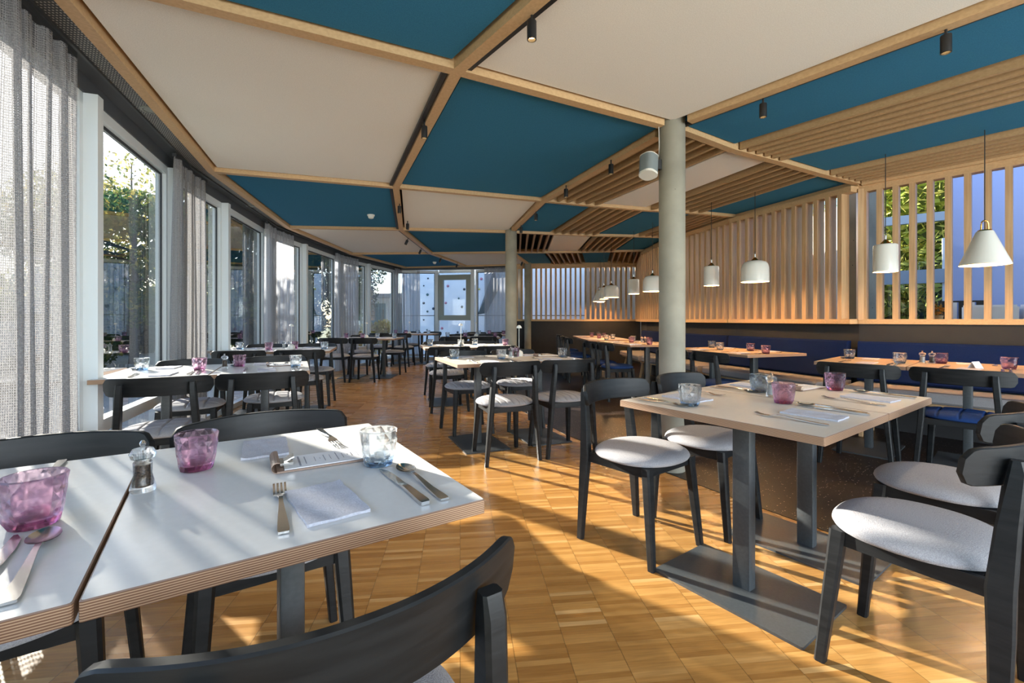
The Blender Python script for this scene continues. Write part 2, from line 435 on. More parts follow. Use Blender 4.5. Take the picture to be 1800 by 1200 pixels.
# ------------------------------------------------------------------ window wall
def at_y(a, c, y):
    t = (y-a[1])/(c[1]-a[1]); return Vector((a[0]+(c[0]-a[0])*t, y))
ZT = 2.46
win_n = 0
def window_bay(a, c, ztrans=(.38,.46), casement=None):
    """one glazed bay between plan points a and c: frame, transom, upper and lower panes"""
    global win_n; win_n += 1
    a = Vector((a[0], a[1])); c = Vector((c[0], c[1])); t = (c-a).normalized(); n = Vector((t.y, -t.x))   # n points indoors
    fr = MB()
    A3 = lambda p, z: (p.x, p.y, z)
    for z0, z1 in ((0,.06), ztrans, (ZT-.07, ZT)):
        fr.bar(A3(a, (z0+z1)/2), A3(c, (z0+z1)/2), .08, z1-z0)
    for p in (a+t*.02, c-t*.02): fr.bar(A3(p, 0), A3(p, ZT), .08, .04, up=(t.x,t.y,0))
    f = struct(fr.build('window_%d' % win_n, M['white_frame']))
    gk = MB()
    for p in (a+t*.052, c-t*.052): gk.bar(A3(p, ztrans[1]), A3(p, ZT-.07), .022, .014, up=(t.x,t.y,0))
    gk.bar(A3(a+t*.05, ZT-.078), A3(c-t*.05, ZT-.078), .022, .014)
    gk.build('gasket', M['gasket'], f)
    e = .045
    for z0, z1 in ((.06, ztrans[0]), (ztrans[1], ZT-.07)):
        MB().bar(A3(a+t*e, (z0+z1)/2), A3(c-t*e, (z0+z1)/2), .01, z1-z0).build('pane', M['glass'], f)
    return f
post_n = 0
def mullion(p, t, w=.07, d=.14, mat='white_frame'):
    """deep upright between two bays, projecting indoors"""
    global post_n; post_n += 1
    n = Vector((t.y, -t.x)); c = p + n*(d/2-.03)
    o = MB().bar((c.x,c.y,0),(c.x,c.y,ZT), d, w, up=(t.x,t.y,0)).build('trim_%d' % (post_n+10), M[mat]); return struct(o)
MUL = {1: (.95, 1.15), 2: (2.70, 4.04), 3: (5.27, 6.78), 4: (8.16, 9.74), 5: (11.08, 12.50)}
for k in range(1, 6):
    a, c = wallW[k], wallW[k+1]; t = (c-a).normalized()
    if k == 1: ys = (a.y + .42*(c.y-a.y), c.y-.25)
    else: ys = MUL[k]
    m0 = at_y(a, c, ys[0]); m1 = at_y(a, c, ys[1])
    window_bay(a + t*.03, m0)
    window_bay(m0 + t*.07, m1)
    mullion(m0 + t*.035, t); mullion(m1 + t*.035, t)
    if (c-m1).length > .2: window_bay(m1 + t*.07, c - t*.03)
    mullion(c, t, .06, .10)
# bays behind the camera
a, c = wallW[0], wallW[1]; t = (c-a).normalized(); window_bay(a+t*.03, a+(c-a)*.5); window_bay(a+(c-a)*.5+t*.05, c-t*.03)
# unseen glazing behind the camera and a fill lamp outside, both added for brightness
ra, rb = Vector((7.0,1.1)), Vector((.78,-2.18)); rt = (rb-ra).normalized()
for k in range(4): window_bay(ra+(rb-ra)*(k/4)+rt*.04, ra+(rb-ra)*((k+1)/4)-rt*.04)
m_ = MB().bar((ra.x,ra.y,2.63),(rb.x,rb.y,2.63), .12, .34); struct(m_.build('wall_rear', M['wallpaint']))
dl = bpy.data.lights.new('rear_fill', 'AREA'); dl.shape = 'RECTANGLE'; dl.size = 7.0; dl.size_y = 2.4; dl.energy = 215; dl.color = (.96,.96,.94)
do = bpy.data.objects.new('rear_fill', dl); COL.objects.link(do); do.location = (4.45,-1.75,1.0)
do.rotation_euler = Vector((-.465,.885,.50)).to_track_quat('-Z','Z').to_euler()
# fascia above the glazing and soffit
fa = MB()
for a, c in zip(wallW[:-1], wallW[1:]): fa.bar((a.x,a.y,(ZT+ZC)/2),(c.x,c.y,(ZT+ZC)/2), .10, ZC-ZT)
struct(fa.build('wall_left', M['fascia']))
in1 = offset_path(NODES['L0'], .30); in0 = offset_path(NODES['L0'], .03); mid = offset_path(NODES['L0'], .19)
sf = MB(); sp_ = MB()
for k in range(6):
    sf.prism([in1[k], mid[k], mid[k+1], in1[k+1]], ZS, ZS+.02)
    sp_.prism([mid[k], in0[k], in0[k+1], mid[k+1]], ZS-.002, ZS+.02)
o = struct(sf.build('trim_2', M['fascia'])); struct(sp_.build('trim_3', M['perf']))

# back wall with fixed bays and a casement
def back_pt(px):
    k = (px-900)/800; y = 12.205/(1+.2266*k); return Vector((k*y, y))
B = {p: back_pt(p) for p in (716, 742, 767, 773, 829, 837, 912)}
cornerW = wallW[-1]
bt = (B[912]-B[716]).normalized()
def bay_back(a, c, lower=None): return window_bay(a, c, lower or (.10,.14))
f1 = bay_back(cornerW+bt*.05, B[767]); f2 = bay_back(B[837], B[912])
mullion(B[767]+bt*.04, bt, .09, .12); mullion(B[829]+bt*.05, bt, .10, .12); mullion(B[912]+bt*.03, bt, .08, .10)
# centre bay: glass above and below a casement
win_n += 1
fr = MB(); a, c = B[773], B[829]
for z in (.05, 2.43): fr.bar((a.x,a.y,z),(c.x,c.y,z), .08, .08)
f = struct(fr.build('window_%d' % win_n, M['white_frame']))
for z0, z1 in ((.09,1.07),(2.34,2.39)): MB().bar((a.x,a.y,(z0+z1)/2),(c.x,c.y,(z0+z1)/2), .01, z1-z0).build('pane', M['glass'], f)
cs = MB(); ins = Vector((bt.y,-bt.x))*.05
for z in (1.15, 2.26): cs.bar((a.x+ins.x,a.y+ins.y,z),(c.x+ins.x,c.y+ins.y,z), .10, .14)
for p in (a+bt*.065, c-bt*.065): cs.bar((p.x+ins.x,p.y+ins.y,1.22),(p.x+ins.x,p.y+ins.y,2.19), .10, .13, up=(bt.x,bt.y,0))
cso = cs.build('casement', M['grey_frame'], f)
MB().bar((a.x,a.y,1.70),(c.x,c.y,1.70), .01, 1.0).build('pane', M['glass'], cso)
h = a+bt*.05+ins*2.3; MB().bar((h.x,h.y,1.58),(h.x,h.y,1.72), .02, .03).build('handle', M['white_frame'], cso)
fa = MB().bar((cornerW.x,cornerW.y,(ZT+ZC)/2),(B[912].x,B[912].y,(ZT+ZC)/2), .10, ZC-ZT); struct(fa.build('wall_back', M['fascia']))

# wainscot and oak ledge of the two slatted partitions
wn = MB(); rl = MB()
PR = [V2(p) for p in NODES['S4']]
PB = [Vector((.10,11.87)), Vector((3.23,11.43))]
path = PR[0:]
for a, c in zip(path[:-1], path[1:]):
    t = (c-a).normalized(); n = Vector((t.y,-t.x))*.06
    wn.bar((a.x+n.x,a.y+n.y,.53),(c.x+n.x,c.y+n.y,.53), .10, 1.06)
struct(wn.build('wall_right', M['wainscot']))
wb = MB().bar((PB[0].x,PB[0].y+.05,.53),(PB[1].x,PB[1].y+.05,.53), .10, 1.06); struct(wb.build('wall_partition', M['wainscot']))

cp_ = (PR[2].x+.03, PR[2].y+.02, 1.78); struct(MB().box(cp_, (.05,.12,1.36), R(-30)).build('trim_5', M['oak_v']))
def slat_partition(name, label, a, c, pitch, width, depth, side, first=0.0, rail=True):
    """upright battens between ledge and head rail from a to c"""
    a = V2(a); c = V2(c); t = (c-a).normalized(); n = Vector((t.y,-t.x))*side
    ln = (c-a).length; rz = math.atan2(t.y, t.x)
    root = thing(name, label, 'slatted screen', (a.x, a.y, 1.06), 0, None)
    z = .025
    MB().bar((n.x*depth/2, n.y*depth/2, z), (t.x*ln+n.x*depth/2, t.y*ln+n.y*depth/2, z), depth+.03, .05).build('ledge', M['oak'], root)
    MB().bar((n.x*depth/2, n.y*depth/2, 1.40), (t.x*ln+n.x*depth/2, t.y*ln+n.y*depth/2, 1.40), depth, .06).build('head_rail', M['oak'], root)
    me = MB().box((0,0,0), (width, depth, 1.32)).mesh('batten', M['oak_v'])
    k = first
    s = width/2 + first
    while s < ln - width/2 + .001:
        p = t*s + n*depth/2
        link('batten', me, root, (p.x, p.y, .05+.66), rz)
        s += pitch
    return root
slat_partition('slatted_partition', 'oak slatted screen at the right edge, open to the bright kitchen behind', PR[2], PR[1], .127, .045, .10, -1, .02)
slat_partition('slatted_partition', 'oak slatted screen above the middle of the navy bench, right of the front column', PR[3], PR[2], .1355, .045, .115, 1, .0)
slat_partition('slatted_partition', 'oak slatted screen directly right of the front concrete column', PR[4], PR[3], .1355, .045, .115, 1, .0)
slat_partition('slatted_partition', 'oak slatted screen seen between the far pendants and the front column', PR[5], PR[4], .13, .045, .11, 1, .0)
slat_partition('slatted_partition', 'last short oak slatted screen in the far right corner', PR[6], PR[5], .13, .045, .11, 1, .0)
slat_partition('slatted_partition', 'oak slatted screen across the far end with daylight through its gaps', PB[0], PB[1], .1265, .048, .09, -1, .0)

fw = MB()
for a, c in zip(PR[:-1], PR[1:]): fw.bar((a.x+.05,a.y,2.66),(c.x+.05,c.y,2.66), .16, .34)
fw.bar((PB[0].x,PB[0].y+.05,2.66),(PB[1].x,PB[1].y+.05,2.66), .14, .34)
struct(fw.build('trim_4', M['oak']))
# ------------------------------------------------------------------ columns
def column(x, y, r, label):
    o = MB().lathe([(r,0),(r,ZC)], 48, caps=True).build('concrete_column', M['concrete'], smooth=40, loc=(x,y,0)); tag(o, label, 'column', None); return o
column(1.182, 3.362, .093, 'thick round bare concrete column in the foreground beside the speaker')
column(-.015, 7.36, .093, 'round concrete column in the middle distance beside the far slatted screen')
column(.40, 11.60, .086, 'smallest, farthest concrete column in front of the dark panelling')

# ------------------------------------------------------------------ ceiling beams, felt panels, slat fields
BW, BH = .066, .085
def beam(label, pts, w=BW, z0=ZB, h=BH):
    m = MB(); pts = [V2(p) for p in pts]
    lft = offset_path(pts, w/2); rgt = offset_path(pts, -w/2)
    for k in range(len(pts)-1): m.prism([rgt[k], rgt[k+1], lft[k+1], lft[k]], z0, z0+h)
    o = m.build('ceiling_beam', M['oak']); tag(o, label, 'beam'); return o
beam('long bent oak ceiling beam running above the window curtains', NODES['L0'])
beam('long bent oak ceiling beam with black track, middle of the ceiling', NODES['L1'])
L2 = NODES['L2']
beam('long oak ceiling beam running from the top right to the front column', [L2[0], L2[1], (L2[2][0]+.09, L2[2][1]-.12)])
beam('long oak ceiling beam between the front and middle concrete columns', [(L2[2][0]-.05,L2[2][1]+.14), L2[3], (L2[4][0]+.04, L2[4][1]-.18)])
beam('long oak ceiling beam between the middle and farthest columns', [(L2[4][0],L2[4][1]+.12), L2[5], (L2[6][0],L2[6][1]-.3)])
cross = ['behind the camera', 'nearest crossing the whole ceiling to the front column', 'second from the camera, crossing before the first smoke detector', 'third from the camera, crossing at the middle column', 'fourth from the camera, near the far end', 'last, along the head of the far windows']
def cross_beam(i, rows, label):
    pts = [V2(NODES[r][i]) for r in rows]
    if i == 6: pts = pts
    m = MB(); lft = offset_path(pts, BW/2); rgt = offset_path(pts, -BW/2)
    for k in range(len(pts)-1): m.prism([rgt[k], rgt[k+1], lft[k+1], lft[k]], ZB+.001, ZB+BH)
    o = m.build('ceiling_beam', M['oak']); tag(o, label, 'beam'); return o
for i in range(1, 7):
    if i == 2:
        cross_beam(i, ['L0','L1'], 'oak ceiling cross beam, left half of the nearest line, by the window curtains')
        pts = [V2(NODES['L1'][2]), V2(NODES['L2'][2])+Vector((-.09,-.045))]
        m = MB().bar((pts[0].x,pts[0].y,ZB+.043),(pts[1].x,pts[1].y,ZB+.043), BW, .084); tag(m.build('ceiling_beam', M['oak']), 'oak ceiling cross beam running into the left side of the front column', 'beam')
        pts = [V2(NODES['L2'][2])+Vector((.09,.045))] + [V2(NODES[r][2]) for r in ROWS[3:]]
        m = MB()
        for p, q in zip(pts[:-1], pts[1:]): m.bar((p.x,p.y,ZB+.043),(q.x,q.y,ZB+.043), BW, .084)
        tag(m.build('ceiling_beam', M['oak']), 'oak ceiling cross beam from the front column to the slatted screen', 'beam')
    else:
        cross_beam(i, ROWS if i != 4 else ['L0','L1','L2'], 'oak ceiling cross beam, ' + cross[i-1])
        if i == 4: cross_beam(i, ROWS[2:], 'oak ceiling cross beam on the slatted side of the middle column')
# node 4 row uses columns: fine
def inset(quad, d):
    q = [V2(p) for p in quad]; n = len(q)
    a = sum(q[i].x*q[(i+1)%n].y-q[(i+1)%n].x*q[i].y for i in range(n))
    if a < 0: q = q[::-1]
    out = []
    for i in range(n):
        p0, p1, p2 = q[i-1], q[i], q[(i+1)%n]
        t1 = (p1-p0).normalized(); t2 = (p2-p1).normalized()
        n1 = Vector((-t1.y,t1.x)); n2 = Vector((-t2.y,t2.x))
        m = (n1+n2); m.normalize()
        out.append(p1 + m*d/max(.2, m.dot(n1)))
    return out
depth_w = ['behind the camera', 'nearest the camera', 'second from the camera', 'third from the camera', 'fourth from the camera', 'at the far end']
row_w = ['window-side row', 'middle row', 'first row right of columns', 'second row right of columns', 'third row right of columns', 'row against the screen']
CELL = {  # per bay (between radial lines i and i+1): window row, middle row, then the four narrow rows
 1: 'NGNSNS', 2: 'GNSGSN', 3: 'NGNSNS', 4: 'GNSGSN', 5: 'NGNSNS', 0: 'GNSGSN'}
for i in range(0, 6):
    for j in range(6):
        q = [NODES[ROWS[j]][i], NODES[ROWS[j+1]][i], NODES[ROWS[j+1]][i+1], NODES[ROWS[j]][i+1]]
        k = CELL[i][j]
        if k in 'NG':
            d = .058 if j < 2 else .05
            p = inset(q, d)
            o = MB().prism(p, ZP, ZP+.045).build('ceiling_panel', M['felt_blue' if k == 'N' else 'felt_beige'])
            tag(o, '%s felt ceiling panel %s in the %s' % ('blue' if k == 'N' else 'beige', depth_w[i], row_w[j]), 'ceiling panel')
        else:
            root = thing('ceiling_grille', 'parallel oak ceiling slats, %s, %s' % (depth_w[i], row_w[j]), 'ceiling slats', (0,0,ZB+.006))
            nb = 6
            a0, a1, b0, b1 = V2(q[0]), V2(q[1]), V2(q[3]), V2(q[2])
            cc = (a0+a1+b0+b1)/4; root.location = (cc.x, cc.y, ZB+.006)
            for s in range(nb):
                fct = (s+.35)/(nb-.3)
                p = a0.lerp(a1, fct); r_ = b0.lerp(b1, fct); t = (r_-p).normalized()
                p = p + t*.045 - cc; r_ = r_ - t*.045 - cc
                MB().bar((p.x,p.y,.040),(r_.x,r_.y,.040), .030, .08).build('slat', M['oak_slat'], root)

# recessed black tracks beside the two long beams
def track(label, pts, off):
    pp = offset_path(pts, off)
    m = MB()
    for a, c in zip(pp[:-1], pp[1:]): m.bar((a.x,a.y,ZB+.028),(c.x,c.y,ZB+.028), .03, .03)
    o = m.build('lighting_track', M['black']); tag(o, label, 'lighting track'); return o
track('black lighting track on the right of the middle beam, nearest the camera', NODES['L1'][1:3], -.055)
track('black lighting track on the left of the middle beam, beyond the first crossing', NODES['L1'][2:6], .055)
track('black lighting track under the beam from the front to the middle column', NODES['L2'][2:5], .0 -.05)
track('black lighting track under the beam at the top right of the ceiling', NODES['L2'][1:3], -.055)

# spotlights: ceiling plan points
spots = [(.091,2.097,0,'nearest spotlight, glowing, hanging right of the middle beam'),
 (2.098,2.20,0,'spotlight at the top right corner over the blue panel'),
 (1.60,2.90,0,'spotlight on the blue panel just right of the front column'),
 (-.624,3.239,0,'spotlight on the middle beam left of the large blue panel'),
 (.878,4.036,0,'spotlight left of the wall speaker, under the slats'),
 (.57,4.80,0,'spotlight midway between the front and middle columns'),
 (.311,5.92,0,'spotlight on the small blue panel before the middle column'),
 (.135,6.787,0,'spotlight closest in front of the middle column'),
 (-1.366,5.521,0,'spotlight on the middle beam beside the first smoke detector'),
 (-1.50,6.537,0,'spotlight before the third crossing of the middle beam'),
 (-1.81,7.91,.4,'tilted spotlight on the beige window-side panel, nearer one'),
 (-1.80,9.03,.4,'tilted spotlight on the beige window-side panel, farther one'),
 (-1.61,10.345,.4,'tilted spotlight near the far smoke detector'),
 (-1.37,11.41,.3,'spotlight nearest the far windows'),
 (.25,10.98,.3,'small spotlight just before the farthest column'),]
sp_root = None
spd = bpy.data.lights.new('spot', 'SPOT'); spd.energy = 10; spd.color = (1,.72,.42); spd.spot_size = R(75); spd.spot_blend = .6; spd.shadow_soft_size = .02
for (x, y, tilt, lab) in spots:
    if sp_root is None:
        sp_root = thing('ceiling_spotlight', 'black cylindrical ' + lab, 'spotlight', (x,y,2.50), .3, 'black track spotlights')
        kid(sp_root, MB().tube([(0,0,.02),(0,0,-.03)], .006, 8).build('stem', M['black'], sp_root, 40))
        kid(sp_root, MB().lathe([(.0001,-.02),(.021,-.02),(.022,-.023),(.022,-.105),(.018,-.106),(.017,-.09)], 20).build('housing', M['black'], sp_root, 35))
        kid(sp_root, MB().lathe([(.0001,-.091),(.017,-.0905),(.017,-.09)], 16).build('lens', M['glow'], sp_root, 35))
        s_ = sp_root
    else: s_ = dup(sp_root, (x,y,2.50), .3, 'black cylindrical ' + lab)
    s_.rotation_euler.y = tilt
    lo = bpy.data.objects.new('spot_lamp', spd); COL.objects.link(lo); lo.parent = s_; lo.location = (0,0,-.11)

# smoke detectors
for (x, y, lab) in ((-1.94,6.26,'round white smoke detector on the nearer blue window-side panel'), (-1.94,11.4,'round white smoke detector on the farthest blue panel')):
    r_ = thing('smoke_detector', lab, 'smoke detector', (x,y,ZP), 0, 'smoke detectors')
    MB().lathe([(.05,0),(.05,-.012),(.045,-.02)], 24, caps=True).build('base', M['white_plastic'], r_, 40)
    MB().lathe([(.040,-.02),(.034,-.045),(.018,-.055)], 24, caps=True).build('cover', M['white_plastic'], r_, 40)
# downlights in the soffit
for (x, y, lab) in ((-2.50,3.15,'round flush vent in the dark perforated soffit, nearest the camera'), (-3.34,5.83,'round flush vent in the dark perforated soffit, beyond the second curtain')):
    r_ = thing('ceiling_vent', lab, 'vent', (x,y,ZS-.002), 0, 'round soffit vents')
    MB().lathe([(.062,0),(.060,-.006),(.047,-.008),(.046,-.001)], 32).build('ring', M['grey_frame'], r_, 40)
    MB().lathe([(.0001,-.004),(.040,-.006),(.040,-.001)], 32).build('disc', M['grey_frame'], r_, 40)

# ------------------------------------------------------------------ speaker on the front column
sp = thing('wall_speaker', 'grey and white wall speaker tilted down on the left of the front column', 'speaker', (1.0,3.33,2.24), R(35))
def rrect(wx, wy, r, n=5):
    pts = []
    for cx_, cy_, a0 in ((wx/2-r, wy/2-r, 0), (-wx/2+r, wy/2-r, 90), (-wx/2+r, -wy/2+r, 180), (wx/2-r, -wy/2+r, 270)):
        for k in range(n+1): a = R(a0+90*k/n); pts.append((cx_+r*math.cos(a), cy_+r*math.sin(a)))
    return pts
bd = MB().prism(rrect(.12,.12,.045), -.075, .06).build('housing', M['grey_plastic'], sp, 40); bd.rotation_euler = (R(-8),R(14),0)
bd2 = MB().prism(rrect(.122,.122,.046), -.092, -.074).build('base_rim', M['white_plastic'], sp, 40); bd2.rotation_euler = (R(-8),R(14),0)
bd3 = MB().prism(rrect(.122,.122,.046), .06, .066).build('top_rim', M['white_plastic'], sp, 40); bd3.rotation_euler = (R(-8),R(14),0)
MB().bar((.03,-.02,0),(.10,-.05,0), .03, .07).build('bracket', M['black'], sp)
MB().tube([(.05,0,.05),(.09,-.02,.07),(.055,-.05,.14),(.05,-.05,.27)], .003, 6).build('cable', M['white_plastic'], sp)

# ------------------------------------------------------------------ curtains
def curtain(label, path, z1=2.49, fold=.105, amp=.028, seed=0, z0=.02, mat='curtain'):
    rnd = random.Random(seed)
    pts = [V2(p) for p in path]
    ln = sum((q-p).length for p, q in zip(pts[:-1], pts[1:]))
    n = int(ln/.0095); verts = []; uvs = []; s_cloth = 0; prev = None
    zs = [z0, .5, 1.1, 1.7, 2.2, 2.42, z1]
    ph = rnd.random()*6; wob = [rnd.uniform(-1,1) for _ in range(40)]
    cols = []
    for i in range(n+1):
        s = ln*i/n; d = s; k = 0
        while k < len(pts)-2 and d > (pts[k+1]-pts[k]).length: d -= (pts[k+1]-pts[k]).length; k += 1
        t = (pts[k+1]-pts[k]).normalized(); nn = Vector((-t.y,t.x)); p = pts[k] + t*d
        col = []
        for z in zs:
            q = (z-z0)/(z1-z0)
            A = amp*(1-.45*q)*(1+.35*wob[int(s/fold)%40])
            off = A*math.sin(2*math.pi*s/fold + ph + .25*math.sin(z*1.7+s*5)) + .010*math.sin(2*math.pi*s/(fold*2.7)+z)
            al = .012*math.cos(2*math.pi*s/fold*2 + ph + z)
            c = p + nn*off + t*al; col.append((c.x, c.y, z))
        cur = Vector(col[0]); s_cloth += (cur-prev).length if prev is not None else 0; prev = cur
        cols.append((col, s_cloth))
    m = MB(); nz = len(zs)
    for col, _ in cols: m.v += col
    for i in range(n):
        for j in range(nz-1): m.f.append((i*nz+j, (i+1)*nz+j, (i+1)*nz+j+1, i*nz+j+1)); m.m.append(0)
    root = thing('window_curtain', label, 'curtain', (0,0,0), 0, None)
    me = m.mesh('drape', M[mat]); me.polygons.foreach_set('use_smooth', [True]*len(me.polygons))
    uv = me.uv_layers.new(name='UVMap')
    for lp in me.loops:
        vi = lp.vertex_index; uv.data[lp.index].uv = (cols[vi//nz][1], zs[vi % nz])
    o = link('drape', me, root)
    hd = MB()
    for a, c in zip(pts[:-1], pts[1:]): hd.bar((a.x,a.y,z1+.012),(c.x,c.y,z1+.012), .03, .03)
    hd.build('heading_tape', M['gasket'], root)
    return root
cw = offset_path(NODES['L0'], .17)
def on(k, y): return at_y(cw[k], cw[k+1], y)
curtain('largest grey woven curtain at the left edge of the picture', [cw[2]-(cw[2]-cw[1])*.25, cw[2], on(2,2.40)], seed=1, fold=.12, amp=.034)
curtain('second grey curtain, between the first and second tall windows', [on(2,3.86), cw[3], on(3,4.60)], seed=2)
curtain('third grey curtain, behind the left table lamp', [on(3,6.53), cw[4], on(4,7.55)], seed=3, mat='sheer')
curtain('fourth grey curtain, between the tree window and the far bright window', [on(4,9.44), cw[5], on(5,10.45)], seed=4, mat='sheer')
bk = offset_path([cw[-1], (-1.9,12.02+.28), (.3,11.75)], 0)
cornerC = cw[-1]
def bc(x): return Vector((x, 12.66 - .2266*(x+2.3) - .12 - .02))
curtain('sheer curtain gathered in the far left corner of the room', [on(5,12.25), Vector((-3.02,12.66)), bc(-2.56)], seed=5, mat='sheer')
curtain('sheer curtain at the far windows, left of the middle column', [bc(-.74), bc(-.2), bc(.12)], seed=6, mat='sheer')
tr = MB()
for a, c in zip(cw[1:-1], cw[2:]): tr.bar((a.x,a.y,2.55),(c.x,c.y,2.55), .014, .018)
tr.bar((-2.98,12.68,2.55),(.3,11.92,2.55), .014, .018)
tag(tr.build('curtain_track', M['steel_dark']), 'black curtain track under the soffit along the windows', 'curtain track')

# ------------------------------------------------------------------ chair
def smoothstep(x): x = max(0, min(1, x)); return x*x*(3-2*x)
def pad_mesh(kind, mat):
    """rounded seat cushion, 456 x 430; kind: plain, channel, quilt"""
    m = MB(); hx, hy, e = .228, .215, 2.25
    nx = 64 if kind == 'plain' else 132; ny = 24 if kind != 'quilt' else 84
    gr = lambda c, p, w_: math.exp(-((((c+p/2) % p)-p/2)/w_)**2)
    W = 2*(nx+1)*(ny+1)//2
    for lay in (0, 1):
        for i in range(nx+1):
            q = -1+2*i/nx; x = hx*math.sin(q*math.pi/2)*.35 + hx*q*.65
            Y = hy*max(0, 1-(abs(x)/hx)**e)**(1/e)
            for k in range(ny+1):
                y = Y*math.sin((-1+2*k/ny)*math.pi/2)
                f = min(1, ((abs(x)/hx)**e + (abs(y)/hy)**e)**(1/e))
                if lay == 0:
                    z = .446 + .036*math.sqrt(max(0, 1-f**5)) + .004*(1-f*f)
                    g = 0
                    if kind == 'channel': g = gr(x, .052, .0050)
                    if kind == 'quilt': g = max(gr(x, .11, .0065), gr(y, .11, .0065))
                    z -= .0085*g*min(1, (1-f)*14+.2)
                else: z = .434 + .004*f**6
                m.v.append((x*(1-.02*lay), y*(1-.02*lay), z))
    o = (nx+1)*(ny+1); idx = lambda i, k: i*(ny+1)+k
    for i in range(nx):
        for k in range(ny):
            a, b_, c, d = idx(i,k), idx(i+1,k), idx(i+1,k+1), idx(i,k+1)
            m.f.append((a,b_,c,d)); m.f.append((o+d,o+c,o+b_,o+a)); m.m += [0,0]
        m.f.append((idx(i+1,0), idx(i,0), o+idx(i,0), o+idx(i+1,0))); m.f.append((idx(i,ny), idx(i+1,ny), o+idx(i+1,ny), o+idx(i,ny))); m.m += [0,0]
    me = m.mesh('seat_pad', mat, 50)
    bm = bmesh.new(); bm.from_mesh(me); bmesh.ops.remove_doubles(bm, verts=bm.verts, dist=.0002); bmesh.ops.dissolve_degenerate(bm, edges=bm.edges, dist=.0001); bmesh.ops.recalc_face_normals(bm, faces=bm.faces); bm.to_mesh(me); bm.free()
    return me
def rail_y(x, z=0): return -.238 + .100*(abs(x)/.255)**2.1
def rail_mesh():
    m = MB(); n = 40; secs = []
    za, zb = .678, .785
    for i in range(n+1):
        q = -1 + 2*i/n; s = q*.256
        # arc position with equal steps
        x = s*.985; y = rail_y(x)
        dy = (rail_y(x+.001)-rail_y(x-.001))/.002; nn = Vector((-dy, 1)).normalized()   # pointing forward / inwards
        e = (1-abs(q))*.256; r = .032
        cut = r - math.sqrt(max(0, r*r-(r-e)**2)) if e < r else 0
        z0, z1 = za+cut, zb-cut*.8 - .006*abs(q)**2
        th = .009
        ring = []
        for (o_, z) in ((-th, z0+.003), (-th+.003, z0), (th-.003, z0), (th, z0+.003), (th, z1-.003), (th-.003, z1), (-th+.003, z1), (-th, z1-.003)):
            tilt = -(z-.73)*.16
            ring.append((x+nn.x*o_, y+nn.y*o_+tilt, z))
        secs.append(ring)
    m.sections(secs)
    me = m.mesh('backrest', M['black_wood'], 35)
    bm = bmesh.new(); bm.from_mesh(me); bmesh.ops.recalc_face_normals(bm, faces=bm.faces); bm.to_mesh(me); bm.free()
    return me
def leg_loft(pts):
    """pts: (x, y, z, wx, wy) chamfered sections"""
    secs = []
    for x, y, z, wx, wy in pts:
        c = min(wx, wy)*.18
        secs.append([(x-wx/2+c,y-wy/2,z),(x+wx/2-c,y-wy/2,z),(x+wx/2,y-wy/2+c,z),(x+wx/2,y+wy/2-c,z),(x+wx/2-c,y+wy/2,z),(x-wx/2+c,y+wy/2,z),(x-wx/2,y+wy/2-c,z),(x-wx/2,y-wy/2+c,z)])
    return MB().sections(secs)
MESH = {}
MESH['rail'] = rail_mesh()
MESH['fl'] = leg_loft([(-.192,.200,0,.031,.031),(-.168,.160,.40,.044,.044),(-.166,.157,.436,.044,.044)]).mesh('leg', M['black_wood'], 35)
MESH['fr'] = leg_loft([(.192,.200,0,.031,.031),(.168,.160,.40,.044,.044),(.166,.157,.436,.044,.044)]).mesh('leg', M['black_wood'], 35)
def rear(s):
    return leg_loft([(s*.222,-.205,0,.028,.034),(s*.196,-.205,.30,.032,.052),(s*.186,-.203,.42,.034,.058),(s*.176,-.215,.58,.034,.048),(s*.166,-.231,.722,.034,.036),(s*.165,-.230,.752,.030,.022)]).mesh('leg', M['black_wood'], 35)
MESH['rl'] = rear(-1); MESH['rr'] = rear(1)
fm = MB().box((0,.155,.415), (.31,.022,.040)).box((0,-.185,.415), (.345,.022,.040))
for s in (-1, 1): fm.bar((s*.182,-.19,.412),(s*.166,.15,.412), .020, .046)
fm.box((0,0,.430), (.33,.34,.008))
MESH['frame'] = fm.mesh('seat_frame', M['black_wood'])
MESH['feet'] = None
PADS = {k: pad_mesh(s, M[mt]) for k, (s, mt) in {'plain': ('plain','fab_grey'), 'channel': ('channel','fab_grey'), 'quilt': ('quilt','fab_grey'), 'navy': ('plain','fab_navy'), 'navyq': ('quilt','fab_navy')}.items()}
PROTO = {}
def chair(kind, x, y, face, label, group):
    """face = plan direction the sitter looks"""
    rz = math.atan2(-face[0], face[1])
    if kind in PROTO: return dup(PROTO[kind], (x,y,.0), rz, label, group)
    t = thing('dining_chair', label, 'chair', (x,y,.0), rz, group)
    kid(t, link('seat_pad', PADS[kind], t)); kid(t, link('seat_frame', MESH['frame'], t)); kid(t, link('backrest', MESH['rail'], t))
    for k in ('fl','fr','rl','rr'): kid(t, link('leg', MESH[k], t))
    PROTO[kind] = t
    return t

